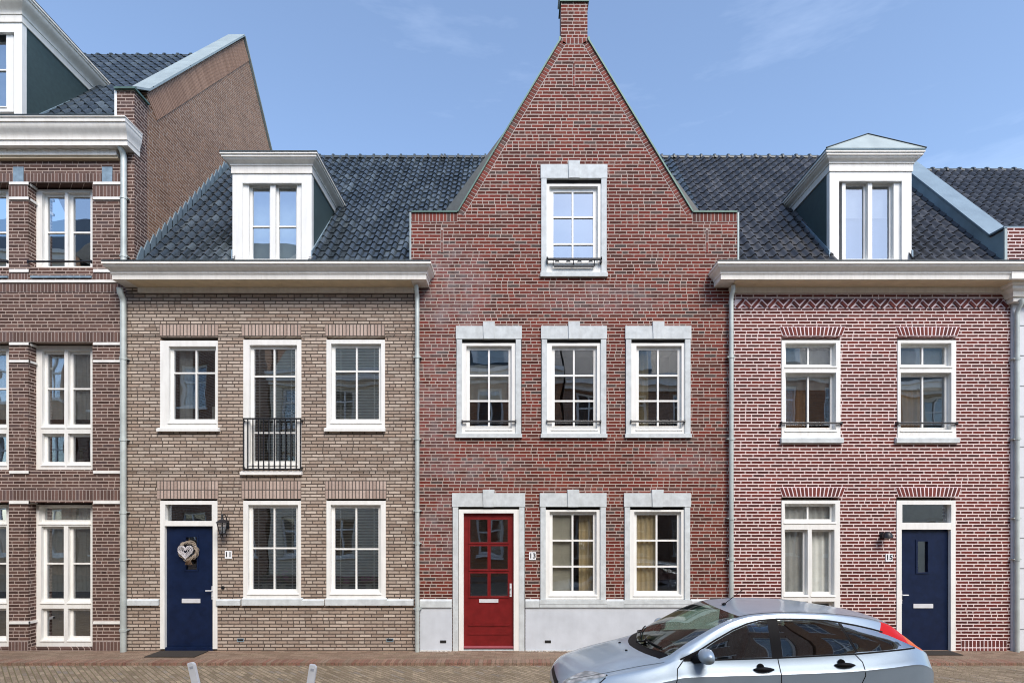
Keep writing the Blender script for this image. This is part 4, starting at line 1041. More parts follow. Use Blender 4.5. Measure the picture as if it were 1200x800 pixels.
# ================================================================== CAR
def car():
    Lc = 4.15
    root = thing('parked_car', 'silver blue five door hatchback parked nose left in front of the red houses', 'car', (.38 + Lc / 2, -3.48, ROADZ), local=True)
    OX = -Lc / 2; root.scale = (.973, 1, 1)
    def interp(tab, x):
        if x <= tab[0][0]: return tab[0][1]
        if x >= tab[-1][0]: return tab[-1][1]
        n = len(tab)
        for i in range(n - 1):
            if tab[i][0] <= x <= tab[i + 1][0]:
                x0, y0 = tab[i]; x1, y1 = tab[i + 1]; h = x1 - x0; dl = (y1 - y0) / h
                def sl(j):
                    if j <= 0 or j >= n - 1: 
                        jj = 0 if j <= 0 else n - 2
                        return (tab[jj + 1][1] - tab[jj][1]) / (tab[jj + 1][0] - tab[jj][0])
                    a = (tab[j][1] - tab[j - 1][1]) / (tab[j][0] - tab[j - 1][0]); b = (tab[j + 1][1] - tab[j][1]) / (tab[j + 1][0] - tab[j][0])
                    return 0 if a * b <= 0 else 2 * a * b / (a + b)
                m0, m1 = sl(i), sl(i + 1); t = (x - x0) / h
                return y0 * (1 + 2 * t) * (1 - t) ** 2 + h * m0 * t * (1 - t) ** 2 + y1 * t * t * (3 - 2 * t) - h * m1 * t * t * (1 - t)
    HW = [(0, .50), (.04, .60), (.12, .69), (.3, .775), (.6, .825), (.9, .845), (1.6, .852), (2.6, .852), (3.3, .845), (3.7, .815), (3.95, .76), (4.08, .68), (4.15, .55)]
    ZSILL = [(0, .24), (.15, .19), (.6, .17), (3.5, .17), (4.0, .24), (4.15, .33)]
    ZB = [(0, .50), (.05, .575), (.15, .64), (.35, .70), (.6, .755), (.9, .82), (1.18, .885), (1.35, .925), (2.34, .96), (3.07, .995), (3.5, 1.035), (3.8, 1.06), (4.0, 1.00), (4.08, .90), (4.15, .72)]
    HB = [(0, .44), (.12, .60), (.3, .69), (.6, .745), (.9, .765), (1.3, .772), (2.2, .775), (3.2, .760), (3.6, .735), (3.85, .70), (4.0, .66), (4.08, .60), (4.15, .50)]
    # rail = roof side / bonnet shoulder
    ZR = [(0, .515), (.05, .60), (.15, .668), (.35, .73), (.6, .79), (.9, .855), (1.1, .90), (1.2, .935), (1.3, 1.0), (1.5, 1.115), (1.75, 1.245), (1.95, 1.325), (2.15, 1.368), (2.5, 1.388), (2.9, 1.380), (3.2, 1.355), (3.5, 1.305), (3.68, 1.25), (3.8, 1.165), (3.95, 1.05), (4.05, .93), (4.15, .74)]
    HR = [(0, .36), (.15, .50), (.35, .585), (.6, .63), (.9, .655), (1.1, .70), (1.2, .725), (1.3, .722), (1.5, .70), (1.75, .67), (1.95, .645), (2.3, .622), (2.9, .612), (3.4, .60), (3.68, .59), (3.85, .60), (4.0, .60), (4.15, .44)]
    ZC = [(0, .53), (.05, .625), (.15, .70), (.35, .775), (.6, .85), (.8, .90), (.95, .93), (1.04, .948), (1.16, 1.02), (1.4, 1.145), (1.7, 1.29), (1.93, 1.372), (2.1, 1.395), (2.4, 1.405), (2.8, 1.402), (3.2, 1.38), (3.55, 1.34), (3.70, 1.31), (3.76, 1.28), (3.9, 1.12), (4.0, .98), (4.07, .90), (4.12, .78), (4.15, .74)]
    def ring(x):
        hw, hb, hr = interp(HW, x), interp(HB, x), interp(HR, x); zs, zb, zr, zc = interp(ZSILL, x), interp(ZB, x), interp(ZR, x), interp(ZC, x)
        zl = zs + .10; zm = zs + (zb - zs) * .45; zh = zb - (zb - zs) * .16
        P = [(0, zs), (hw * .6, zs), (hw - .055, zs + .005), (hw - .03, zl), (hw - .016, zm), (hw - .001, zh - .045), (hw - .008, zh - .012), (hb, zb)]
        if abs(zr - zb) < .12: P += [((hb + hr) / 2, (zb + zr) / 2 + .004), (hr, zr)]
        else: P += [(hb * .52 + hr * .48 + .012, zb * .5 + zr * .5), (hr + .012, zr - .02), (hr - .03, zr + .012)]
        if len(P) == 10: P.append((hr - .03, zr + (zc - zr) * .12))
        P += [(hr * .72, zr + (zc - zr) * .62), (hr * .36, zr + (zc - zr) * .92), (0, zc)]
        out = []; n = len(P); S = 4
        for i in range(n - 1):
            p0, p1, p2, p3 = P[max(i - 1, 0)], P[i], P[i + 1], P[min(i + 2, n - 1)]
            if i == 0: p0 = (-p2[0], p2[1])
            if i == n - 2: p3 = (-p1[0], p1[1])
            for k in range(S):
                t = k / S
                out.append(tuple(.5 * ((2 * p1[c]) + (-p0[c] + p2[c]) * t + (2 * p0[c] - 5 * p1[c] + 4 * p2[c] - p3[c]) * t * t + (-p0[c] + 3 * p1[c] - 3 * p2[c] + p3[c]) * t ** 3) for c in (0, 1)))
        out.append(P[-1]); return out
    xs = [0, .015, .035, .06, .09, .125] + [.165 + i * .045 for i in range(int((4.03 - .165) / .045))] + [4.03, 4.06, 4.085, 4.105, 4.125, 4.14, 4.15]
    bm = bmesh.new(); RG = []
    for x in xs:
        r_ = ring(x); full_ = [(-a, b) for a, b in r_[:-1]] + [(a, b) for a, b in r_[::-1][:-1]]
        # full_: from bottom centre, up the near side (-y), over the roof, down the far side
        RG.append([bm.verts.new((x, a, b)) for a, b in full_])
    n = len(RG[0])
    for A, B in zip(RG, RG[1:]):
        for k in range(n): bm.faces.new((A[k], A[(k + 1) % n], B[(k + 1) % n], B[k]))
    bm.faces.new(RG[0][::-1]); bm.faces.new(RG[-1])
    bmesh.ops.recalc_face_normals(bm, faces=bm.faces)
    me = bpy.data.meshes.new('t'); bm.to_mesh(me); bm.free(); tmp = bpy.data.objects.new('t', me); COL.objects.link(tmp)
    WX, WZ, WR = (.85, 3.465), .30, .30
    ct = MB()
    for wx in WX:
        for sgn in (-1, 1): ct.tube([(wx, sgn * .60, WZ + .01), (wx, sgn * 1.0, WZ + .01)], .355, 40)
    cu = ct.build('c', dark); mdf = tmp.modifiers.new('b', 'BOOLEAN'); mdf.object = cu; mdf.solver = 'EXACT'
    dg = bpy.context.evaluated_depsgraph_get(); me = bpy.data.meshes.new_from_object(tmp.evaluated_get(dg))
    bpy.data.objects.remove(tmp); bpy.data.objects.remove(cu)
    bm = bmesh.new(); bm.from_mesh(me)
    for f in bm.faces: f.material_index = 0; f.smooth = True
    # --- regions drawn on the surface (side view x,z; top view x,y; rear view y,z)
    side = {
        'front_side': [(1.40, .942), (1.52, 1.02), (1.70, 1.125), (1.90, 1.225), (2.06, 1.285), (2.20, 1.318), (2.285, 1.328), (2.285, .972)],
        'rear_side': [(2.40, .976), (2.40, 1.334), (2.70, 1.332), (2.95, 1.318), (3.06, 1.302), (3.18, 1.03), (3.17, 1.010)],
        'quarter': [(3.215, 1.022), (3.20, 1.06), (3.10, 1.294), (3.25, 1.268), (3.42, 1.232), (3.60, 1.175), (3.80, 1.09), (3.86, 1.062), (3.70, 1.052), (3.48, 1.034)],
        'tail': [(3.50, 1.207), (3.60, 1.325), (3.70, 1.30), (3.84, 1.19), (3.97, 1.075), (4.03, 1.00), (3.93, 1.025), (3.86, 1.062), (3.80, 1.09), (3.60, 1.175)],
        'head': [(-.02, .47), (.0, .60), (.10, .685), (.26, .735), (.42, .762), (.545, .765), (.42, .675), (.30, .585), (.16, .485)],
        'pillar2': [(3.06, 1.302), (3.10, 1.294), (3.20, 1.06), (3.215, 1.022), (3.17, 1.010), (3.18, 1.03)],
        'pillar': [(2.285, .970), (2.285, 1.330), (2.40, 1.336), (2.40, .974)],
        'corner': [(1.33, .940), (1.50, 1.035), (1.52, 1.02), (1.40, .942)]}
    allp = []
    for poly in side.values():
        m_ = len(poly)
        for i in range(m_):
            a, b = Vector((poly[i][0], 0, poly[i][1])), Vector((poly[(i + 1) % m_][0], 0, poly[(i + 1) % m_][1]))
            d_ = (b - a).normalized(); allp.append((a, b, Vector((-d_.z, 0, d_.x))))
    for a, b, nn_ in allp:
        mid = (a + b) / 2; rad = (b - a).length / 2 + .05
        fs = [f for f in bm.faces if (Vector((f.calc_center_median().x, 0, f.calc_center_median().z)) - mid).length < rad + .06 and abs(f.calc_center_median().y) > .2]
        es = {e for f in fs for e in f.edges}; vs = {v for f in fs for v in f.verts}
        if fs: bmesh.ops.bisect_plane(bm, geom=list(vs) + list(es) + fs, plane_co=a, plane_no=nn_, dist=1e-5)
    # windscreen bounds in plan
    def wsx(y): return 1.045 + .17 * (abs(y) / .66) ** 2
    def wtx(y): return 1.955 + .06 * (abs(y) / .56) ** 2
    ys_ = [0, .14, .28, .42, .54, .64]
    cutsxy = []
    for fn in (wsx, wtx, lambda y: wsx(y) - .115 + .04 * abs(y)):
        for s_ in (-1, 1):
            for a, b in zip(ys_, ys_[1:]): cutsxy.append((Vector((fn(a), s_ * a, 0)), Vector((fn(b), s_ * b, 0))))
    for s_ in (-1, 1): cutsxy.append((Vector((1.20, s_ * .675, 0)), Vector((1.98, s_ * .580, 0))))
    for a, b in cutsxy:
        d_ = (b - a).normalized(); nn_ = Vector((-d_.y, d_.x, 0)); mid = (a + b) / 2; rad = (b - a).length / 2 + .07
        fs = [f for f in bm.faces if (Vector((f.calc_center_median().x, f.calc_center_median().y, 0)) - mid).length < rad and f.calc_center_median().z > .8]
        es = {e for f in fs for e in f.edges}; vs = {v for f in fs for v in f.verts}
        if fs: bmesh.ops.bisect_plane(bm, geom=list(vs) + list(es) + fs, plane_co=a, plane_no=nn_, dist=1e-5)
    for sy_ in (-.46, .46):
        fs = [f for f in bm.faces if f.calc_center_median().x < .6]; es = {e for f in fs for e in f.edges}; vs = {v for f in fs for v in f.verts}
        bmesh.ops.bisect_plane(bm, geom=list(vs) + list(es) + fs, plane_co=(0, sy_, 0), plane_no=(0, 1, 0), dist=1e-5)
    for co_, no_ in (((0, 0, 1.035), (0, 0, 1)), ((0, 0, 1.27), (0, 0, 1)), ((0, .56, 0), (0, 1, 0)), ((0, -.56, 0), (0, 1, 0))):
        fs = [f for f in bm.faces if f.calc_center_median().x > 3.6 and f.calc_center_median().z > .9]
        es = {e for f in fs for e in f.edges}; vs = {v for f in fs for v in f.verts}
        bmesh.ops.bisect_plane(bm, geom=list(vs) + list(es) + fs, plane_co=co_, plane_no=no_, dist=1e-5)
    def inside(poly, x, z):
        c = False; m_ = len(poly)
        for i in range(m_):
            (x0, z0), (x1, z1) = poly[i], poly[i - 1]
            if (z0 > z) != (z1 > z) and x < (x1 - x0) * (z - z0) / (z1 - z0) + x0: c = not c
        return c
    groups = {}
    for f in bm.faces:
        c = f.calc_center_median(); k = 'body'
        if abs(c.y) > .4:
            for nm, poly in side.items():
                if nm in ('tail',) and abs(c.y) < .53: continue
                if nm == 'head' and abs(c.y) < .46: continue
                if inside(poly, c.x, c.z): k = nm; break
        if k == 'body' and c.z > .8:
            if 1.0 < c.x < 2.1 and wsx(c.y) < c.x < wtx(c.y) and abs(c.y) < .675 - (c.x - 1.20) * .095 / .78: k = 'windscreen'
            elif .85 < c.x < 1.3 and wsx(c.y) - .115 + .04 * abs(c.y) < c.x <= wsx(c.y) and abs(c.y) < .66: k = 'cowl'
            elif c.x > 3.65 and abs(c.y) < .56 and 1.035 < c.z < 1.27 and f.normal.x > .3: k = 'rear_window'
        r2 = [(c.x - wx) ** 2 + (c.z - WZ - .01) ** 2 for wx in WX]
        if k == 'body' and min(r2) < .354 ** 2 and abs(c.y) < .86 and c.z < .7 and abs(c.y) < interp(HW, c.x) - .0: 
            if abs(f.normal.y) < .2 or abs(c.y) < .62: k = 'arch'
        if k == 'body' and c.z < interp(ZSILL, c.x) + .04 and abs(f.normal.z) > .5: k = 'arch'
        groups.setdefault(k, []).append(f)
    order = ['body', 'windscreen', 'front_side', 'rear_side', 'quarter', 'rear_window', 'tail', 'head', 'pillar', 'corner', 'cowl', 'arch', 'pillar2']
    def extract(keys, side_sign=None):
        keep = set()
        for i, k in enumerate(order):
            if k in keys: keep.add(i)
        b2 = bm.copy(); dl = [f for f in b2.faces if f.material_index not in keep or (side_sign and f.calc_center_median().y * side_sign < 0)]
        bmesh.ops.delete(b2, geom=dl, context='FACES'); return b2
    for k, fs in groups.items():
        for f in fs: f.material_index = order.index(k)
    m, nt, b = nodes_of('silver_blue_metallic'); b.inputs['Metallic'].default_value = .35; b.inputs['Roughness'].default_value = .38
    b.inputs['Coat Weight'].default_value = .6; b.inputs['Coat Roughness'].default_value = .12
    c_ = ramp(nt, noise(nt, 2.2, 5), [(.3, (.34, .43, .52)), (.7, (.40, .50, .60))]); fine = noise(nt, 900, 1)
    c_ = mixc(nt, .25, c_, ramp(nt, fine, [(.3, (.5, .5, .5)), (.7, (1.2, 1.2, 1.2))]), 'MULTIPLY')
    L(nt, c_, b.inputs['Base Color']); paint = m
    plastic = plain('black_plastic', (.008, .008, .01), .55, spec=.15)
    m, nt, b = nodes_of('red_lens'); b.inputs['Roughness'].default_value = .3; b.inputs['Specular IOR Level'].default_value = .2; redl = m
    sepn = N(nt, 'ShaderNodeTexCoord'); sx_ = N(nt, 'ShaderNodeSeparateXYZ'); L(nt, sepn.outputs['Object'], sx_.inputs[0])
    L(nt, ramp(nt, mth(nt, 'GREATER_THAN', mth(nt, 'SUBTRACT', sx_.outputs[0], 3.80 + OX), 0.), [(0, (.68, .012, .01)), (1, (.75, .13, .02))]), b.inputs['Base Color'])
    m, nt, b = nodes_of('headlight_lens'); b.inputs['Base Color'].default_value = (.60, .66, .68, 1); b.inputs['Roughness'].default_value = .12; b.inputs['Coat Weight'].default_value = 1; b.inputs['Metallic'].default_value = .3; headl = m
    vv = N(nt, 'ShaderNodeTexVoronoi'); vv.inputs['Scale'].default_value = 14; L(nt, N(nt, 'ShaderNodeTexCoord').outputs['Object'], vv.inputs['Vector'])
    L(nt, ramp(nt, vv.outputs['Distance'], [(.1, (.75, .8, .82)), (.7, (.3, .36, .38))]), b.inputs['Base Color'])
    def emit(name, keys, mats, parent, sgn=None, shrink=0.):
        b2 = extract(keys, sgn)
        if not b2.faces: b2.free(); return None
        for f in b2.faces: f.smooth = True
        if shrink:
            b2.normal_update()
            for v in b2.verts: v.co -= v.normal * shrink
        bmesh.ops.translate(b2, vec=(OX, 0, 0), verts=b2.verts)
        me_ = bpy.data.meshes.new(name); b2.to_mesh(me_); b2.free()
        for p in me_.polygons: p.material_index = 0
        if isinstance(mats, dict):
            mats_, mp_ = mats['m'], mats['f']
        o = link(name, me_, mats, parent); me_.set_sharp_from_angle(angle=R(48)); return o
    body = emit('body', ['body'], paint, root)
    emit('wheel_well', ['arch'], plastic, root)
    ws = emit('windscreen', ['windscreen'], wglass, root)
    emit('wiper_cowl', ['cowl'], plastic, root, shrink=.004)
    for sgn in (-1, 1):
        for nm, key in (('front_side_window', 'front_side'), ('rear_side_window', 'rear_side'), ('quarter_window', 'quarter')): emit(nm, [key], cglass, root, sgn)
        emit('door_pillar', ['pillar'], plastic, root, sgn); emit('mirror_base', ['corner'], plastic, root, sgn); emit('window_divider', ['pillar2'], plastic, root, sgn)
        emit('tail_light', ['tail'], redl, root, sgn); emit('headlight', ['head'], headl, root, sgn)
    emit('rear_window', ['rear_window'], cglass, root)
    # surface lookup on the side
    from mathutils.bvhtree import BVHTree
    bv = BVHTree.FromBMesh(bm)
    def sy(x, z, sgn=-1):
        h = bv.ray_cast(Vector((x, sgn * 2, z)), Vector((0, -sgn, 0)))
        return h[0].y if h[0] else sgn * .8
    def tz(x, y):
        h = bv.ray_cast(Vector((x, y, 3)), Vector((0, 0, -1))); return h[0].z if h[0] else .9
    def fx(y, z):
        h = bv.ray_cast(Vector((-1, y, z)), Vector((1, 0, 0))); return h[0].x if h[0] else 0
    def strip(mb, pts, wdt, sgn=-1, off=.0015):
        pts = [Vector((p[0], 0, p[1])) for p in pts]; fine_ = []
        for a, b in zip(pts, pts[1:]):
            k = max(1, int((b - a).length / .03)); fine_ += [a.lerp(b, i / k) for i in range(k)]
        fine_.append(pts[-1]); prev = None
        for i, p in enumerate(fine_):
            d_ = (fine_[min(i + 1, len(fine_) - 1)] - fine_[max(0, i - 1)]).normalized(); nn_ = Vector((-d_.z, 0, d_.x)) * wdt / 2
            q = [p + nn_, p - nn_]; cur = [mb.bm.verts.new((v.x + OX, sy(v.x, v.z, sgn) + sgn * off, v.z)) for v in q]
            if prev: mb.bm.faces.new((prev[0], prev[1], cur[1], cur[0]))
            prev = cur
    for sgn in (-1, 1):
        mb = MB()
        strip(mb, [(1.335, .93), (1.27, .86), (1.24, .70), (1.25, .45), (1.30, .24)], .010, sgn)
        mb.build('panel_gap', plastic, body, weld=False); mb = MB()
        strip(mb, [(2.345, .96), (2.35, .6), (2.34, .24)], .010, sgn)
        mb.build('panel_gap', plastic, body, weld=False); mb = MB()
        strip(mb, [(3.17, 1.005), (3.23, .93), (3.235, .80), (3.17, .66)], .010, sgn)
        mb.build('panel_gap', plastic, body, weld=False); mb = MB()
        strip(mb, [(.545, .765), (.42, .675), (.30, .585), (.16, .48)], .009, sgn)
        mb.build('panel_gap', plastic, body, weld=False)
        mb = MB(); top = side['front_side']; top2 = side['rear_side']
        strip(mb, [(1.34, .936), (2.34, .966), (3.18, 1.004), (3.5, 1.028), (3.86, 1.055)], .014, sgn, .004)
        strip(mb, [(1.31, .945), (1.52, 1.038), (1.70, 1.14), (1.90, 1.238), (2.06, 1.297), (2.20, 1.33), (2.4, 1.345), (2.70, 1.342), (2.95, 1.328), (3.10, 1.306), (3.25, 1.28), (3.42, 1.243), (3.54, 1.21)], .016, sgn, .003)
        mb.build('window_seal', plastic, body, weld=False)
        mb = MB()     # dark wheel arch lips and bump strip
        for wx in WX: strip(mb, [(wx + .362 * math.cos(t), WZ + .01 + .362 * math.sin(t)) for t in [R(a) for a in range(-5, 186, 10)]], .018, sgn, .003)
        mb.build('arch_lip', plastic, body, weld=False)
        mb = MB(); mb.prism([(1.05 + OX, .63), (1.16 + OX, .655), (1.155 + OX, .632)], sy(1.1, .64, sgn) - .004, sy(1.1, .64, sgn) + .004); mb.build('side_repeater', redl, root)
        for hx, hz in ((2.17, .862), (3.03, .905)):
            yy = sy(hx, hz, sgn); mb = MB()
            mb.tube([(hx + OX - .105, yy + sgn * .006, hz - .004), (hx + OX - .06, yy + sgn * .026, hz + .002), (hx + OX, yy + sgn * .03, hz + .004), (hx + OX + .06, yy + sgn * .026, hz + .002), (hx + OX + .11, yy + sgn * .006, hz - .004)], .02, 10, rs=[.008, .022, .026, .020, .008])
            mb.tube([(hx + OX - .03, yy - sgn * .01, hz + .022), (hx + OX - .03, yy + sgn * .012, hz + .022)], .035, 12)
            h_ = mb.build('door_handle', plastic, root, smooth=True, sharp=60)
            mb = MB(); mb.tube([(hx + OX - .02, yy - sgn * .01, hz - .028), (hx + OX - .02, yy + sgn * .005, hz - .028)], .032, 14); mb.build('handle_cup', plain('handle_cup_silver', (.5, .55, .6), .3, .5), h_, smooth=True, sharp=60)
        # mirror
        mb = MB(); mx, mz = 1.545, .955; my = sy(1.50, .93, sgn) + sgn * .13
        bmesh.ops.create_icosphere(mb.bm, subdivisions=4, radius=1, matrix=Matrix.Translation((mx + OX, my, mz + .055)) @ Matrix.Diagonal((.085, .125, .078, 1)))
        for v in mb.bm.verts:
            if v.co.x > mx + OX + .045: v.co.x = mx + OX + .045 + (v.co.x - mx - OX - .045) * .1
        mr = mb.build('door_mirror', paint, root, smooth=True, sharp=40)
        mb = MB(); mb.tube([(1.46 + OX, sy(1.46, .95, sgn), .950), (1.50 + OX, sy(1.46, .95, sgn) + sgn * .06, .955), (1.53 + OX, my, .985)], .03, 10, rs=[.045, .032, .04]); mb.build('mirror_arm', plastic, mr, smooth=True)
        # wheels
        for wx in WX:
            yc = sgn * .735; mb = MB(); segs = 40; pr = [(.205, -.095), (.285, -.10), (.305, -.075), (.312, 0), (.305, .075), (.285, .10), (.205, .095)]
            rg = [[mb.bm.verts.new((wx + OX + rr * math.cos(2 * math.pi * k / segs), yc + dy, WZ + .0 + rr * math.sin(2 * math.pi * k / segs))) for rr, dy in pr] for k in range(segs)]
            for k in range(segs):
                for j in range(len(pr) - 1): mb.bm.faces.new((rg[k][j], rg[k][j + 1], rg[(k + 1) % segs][j + 1], rg[(k + 1) % segs][j]))
            wh = mb.build('wheel', plain('tyre_rubber', (.02, .02, .02), .85), root, smooth=True, sharp=50)
            mb = MB(); yo = yc + sgn * .075
            mb.tube([(wx + OX, yc - sgn * .07, WZ), (wx + OX, yc + sgn * .02, WZ)], .205, 36)
            mb.tube([(wx + OX, yc + sgn * .02, WZ), (wx + OX, yo + sgn * .01, WZ)], .055, 20)
            for k in range(7):
                t = 2 * math.pi * k / 7; M_ = Matrix.Translation((wx + OX, yo, WZ)) @ Matrix.Rotation(-t, 4, 'Y'); mb.box(.03, .205, -.018, .012, -.022, .022, mat=M_)
            ri = MB; mb.build('rim', plain('alloy_silver', (.55, .57, .6), .3, .7), wh, weld=False)
            mb = MB(); rr_ = [[mb.bm.verts.new((wx + OX + r0 * math.cos(2 * math.pi * k / 40), yo + dy * sgn, WZ + r0 * math.sin(2 * math.pi * k / 40))) for r0, dy in ((.215, .012), (.195, .018), (.19, -.05))] for k in range(40)]
            for k in range(40):
                for j in range(2): mb.bm.faces.new((rr_[k][j], rr_[k][j + 1], rr_[(k + 1) % 40][j + 1], rr_[(k + 1) % 40][j]))
            mb.build('rim_ring', plain('alloy_silver', (.55, .57, .6), .3, .7), wh, smooth=True)
    # roof ditch lines, aerial, washer jets, wipers, grille, plate
    mb = MB()
    for sgn in (-1, 1):
        pts = [(1.97 + .05 * i, sgn * (interp(HR, 1.97 + .05 * i) - .055)) for i in range(33)]; prev = None
        for x_, y_ in pts:
            cur = [mb.bm.verts.new((x_ + OX, y_ + s_ * .008, tz(x_, y_) + .002)) for s_ in (-1, 1)]
            if prev: mb.bm.faces.new((prev[0], prev[1], cur[1], cur[0]))
            prev = cur
        mb.build('roof_seam', plastic, body, weld=False); mb = MB()
        prev = None
        for i in range(22):                     # bonnet shut line
            x_ = .10 + i * .05; y_ = sgn * (interp(HR, x_) - .005 + .02); cur = [mb.bm.verts.new((x_ + OX, y_ + s_ * .004, tz(x_, y_ ) + .002)) for s_ in (-1, 1)]
            if prev: mb.bm.faces.new((prev[0], prev[1], cur[1], cur[0]))
            prev = cur
        mb.build('bonnet_seam', plastic, body, weld=False); mb = MB()
    mb.bm.free()
    mb = MB(); zt = tz(2.06, 0); mb.tube([(2.06 + OX, .0, zt), (2.09 + OX, .0, zt + .025)], .018, 10, rs=[.028, .012]); mb.tube([(2.08 + OX, 0, zt + .02), (2.32 + OX, 0, zt + .20)], .004, 6); mb.build('aerial', plastic, root, smooth=True)
    for y_ in (-.2, .2):
        zt = tz(.85, y_); mb = MB(); mb.tube([(.85 + OX, y_, zt - .005), (.85 + OX, y_, zt + .012)], .016, 8); mb.build('washer_jet', plastic, root)
    for y0_, y1_ in ((-.5, .08), (.1, .58)):
        mb = MB(); pts = []
        for i in range(9):
            t = i / 8; y_ = y0_ + (y1_ - y0_) * t; x_ = wsx(y_) + .035 + .05 * t; pts.append((x_ + OX, y_, tz(x_, y_) + .018))
        mb.tube(pts, .008, 6); mb.tube([pts[5], (wsx(y1_) - .03 + OX, y1_ - .05, tz(wsx(y1_) - .03, y1_ - .05) + .015)], .009, 6); mb.build('wiper', plastic, root, weld=False)
    mb = MB()
    for za, zb_ in ((.545, .60), (.30, .40)):
        for i in range(18):
            a, b = -.36 + i * .04, -.32 + i * .04
            mb.quad([(fx(a, za) + OX - .003, a, za), (fx(b, za) + OX - .003, b, za), (fx(b, zb_) + OX - .003, b, zb_), (fx(a, zb_) + OX - .003, a, zb_)])
    g_ = mb.build('grille', plastic, root, weld=False)
    mb = MB(); mb.box(OX - .012, OX + .01, -.26, .26, .32, .43); mb.build('number_plate', plain('yellow_plate', (.75, .55, .05), .4), root)
    mb = MB(); mb.box(-OX - .02, -OX + .015, -.26, .26, .60, .71); mb.build('number_plate', plain('yellow_plate', (.75, .55, .05), .4), root)
    # bumper seams
    # cabin: seats, dash, wheel
    fab = plain('seat_fabric', (.16, .16, .17), .9, var=.2, vs=20)
    for y_ in (-.36, .36):
        mb = MB(); mb.box(-.26, .26, -.24, .24, 0, .16, mat=Matrix.Translation((1.95 + OX, y_, .42))); M_ = Matrix.Translation((2.22 + OX, y_, .52)) @ Matrix.Rotation(R(17), 4, 'Y'); mb.box(-.06, .07, -.23, .23, 0, .58, mat=M_); mb.box(-.04, .05, -.13, .13, .62, .80, mat=M_)
        bmesh.ops.bevel(mb.bm, geom=list(mb.bm.edges), offset=.035, segments=3, affect='EDGES'); mb.build('seat', fab, root, smooth=True)
    mb = MB(); mb.box(2.75 + OX, 3.25 + OX, -.6, .6, .42, .58); M_ = Matrix.Translation((3.2 + OX, 0, .55)) @ Matrix.Rotation(R(20), 4, 'Y'); mb.box(-.06, .07, -.6, .6, 0, .5, mat=M_)
    bmesh.ops.bevel(mb.bm, geom=list(mb.bm.edges), offset=.035, segments=3, affect='EDGES'); mb.build('rear_bench', fab, root, smooth=True)
    mb = MB(); mb.box(1.2 + OX, 1.62 + OX, -.66, .66, .6, .86); bmesh.ops.bevel(mb.bm, geom=list(mb.bm.edges), offset=.05, segments=3, affect='EDGES'); mb.build('dashboard', plastic, root, smooth=True)
    mb = MB(); mb.box(1.0 + OX, 3.6 + OX, -.7, .7, .36, .40); mb.build('cabin_floor', plastic, root)
    mb = MB(); M_ = Matrix.Translation((1.72 + OX, -.36, .88)) @ Matrix.Rotation(R(65), 4, 'Y'); mb.tube([M_ @ Vector((.18 * math.cos(2 * math.pi * k / 28), .18 * math.sin(2 * math.pi * k / 28), 0)) for k in range(28)], .014, 8, closed=True)
    mb.build('steering_wheel', plastic, root, smooth=True)
    bm.free()
car()

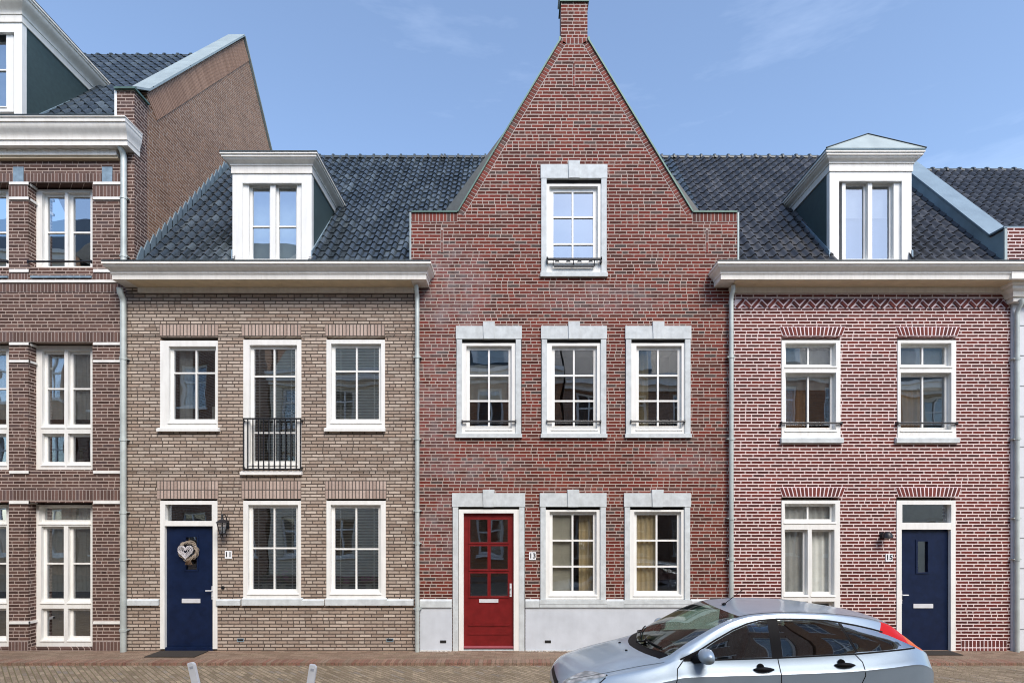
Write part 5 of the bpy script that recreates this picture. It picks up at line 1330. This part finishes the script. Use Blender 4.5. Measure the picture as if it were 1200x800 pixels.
# ================================================================== HOUSES ACROSS THE STREET (mirrored in the panes)
def far_house(x0, x1, eave, ridge, mat, nfl, ncol, label, dorm=True, gab=False, yfr=-12.6):
    h = thing('row_house', label, 'house', ((x0 + x1) / 2, yfr, 0), 'houses across the street mirrored in the panes')
    holes = []; cw = (x1 - x0) / ncol; fh = (eave - .5) / nfl
    for i in range(ncol):
        for k in range(nfl):
            cx = x0 + (i + .5) * cw; zb = .9 + k * fh; holes.append((cx - .5, cx + .5, zb, zb + fh * .6))
    mb = MB(); mb.plate(x0, x1, 0, eave, holes, yfr - .3, yfr); mb.box(x0, x1, yfr - 8, yfr - .9, 0, eave); mb.build('front_wall', mat, h)
    for a, b, c_, d in holes:
        m = (a + b) / 2; mb = MB(); mb.plate(a, b, c_, d, [(a + .09, m - .03, c_ + .09, (c_ + d) / 2 + .2), (m + .03, b - .09, c_ + .09, (c_ + d) / 2 + .2), (a + .09, m - .03, (c_ + d) / 2 + .26, d - .09), (m + .03, b - .09, (c_ + d) / 2 + .26, d - .09)], yfr - .2, yfr - .12)
        w_ = mb.build('window', white, h); mb = MB(); mb.quad([(a, yfr - .17, c_), (b, yfr - .17, c_), (b, yfr - .17, d), (a, yfr - .17, d)]); mb.build('pane', glass_lo, w_)
        mb = MB(); mb.box(a - .06, b + .06, yfr - .1, yfr + .06, c_ - .08, c_ - .002); mb.build('sill', wband, w_)
    mb = MB(); mb.box(x0, x1, yfr + .001, yfr + .16, eave - .55, eave - .35); mb.box(x0, x1, yfr + .001, yfr + .42, eave - .35, eave - .1); mb.box(x0, x1, yfr + .001, yfr + .52, eave - .1, eave + .02); mb.build('cornice', cream, h, weld=False)
    dep = 4.
    mb = MB()
    if gab: mb.prism([(x0 + .05, eave + .021), ((x0 + x1) / 2, ridge), (x1 - .05, eave + .021)], yfr - 8, yfr - .02); mb.build('gable', mat, h)
    else: mb.prism([(yfr + .1, eave + .021), (yfr - dep, ridge), (yfr - 2 * dep, eave + .021)], x0, x1, axis='x'); mb.build('roof', ridgem, h)
    if dorm:
        cx = (x0 + x1) / 2; mb = MB(); mb.box(cx - .75, cx + .75, yfr - 2.5, yfr - .3, eave + .03, eave + 1.9); mb.box(cx - .9, cx + .9, yfr - 2.5, yfr - .15, eave + 1.9, eave + 2.15); d_ = mb.build('dormer', white, h, weld=False)
        mb = MB(); mb.box(cx - .5, cx + .5, yfr - .3, yfr - .285, eave + .35, eave + 1.7); mb.build('pane', glass_lo, d_)
pale = plain('pale_render', (.66, .60, .48), .85)
far_house(-26, -18.4, 13.4, 17, m_opp, 4, 4, 'tall orange brick house across the street, farthest to the left', False)
far_house(-18.3, -10.2, 12.6, 16, m_brn_side, 4, 4, 'tall brown brick house across the street beside the tall orange one', False)
far_house(-10.1, -4.1, 8.4, 12.6, pale, 3, 3, 'pale rendered house across the street with a plain pointed gable', False, True)
far_house(-4.0, 1.9, 8.5, 12.3, m_opp, 3, 3, 'orange brick house across the street with a white dormer, beside the pale one')
far_house(2.0, 7.9, 8.2, 12.0, m_brn_side, 3, 3, 'brown brick house across the street with a white dormer, facing the car')
far_house(8.0, 14.2, 8.6, 12.4, m_opp, 3, 3, 'orange brick house across the street facing the pale painted house')
far_house(14.3, 20.5, 8.0, 11.8, pale, 3, 3, 'pale rendered house across the street, farthest to the right')
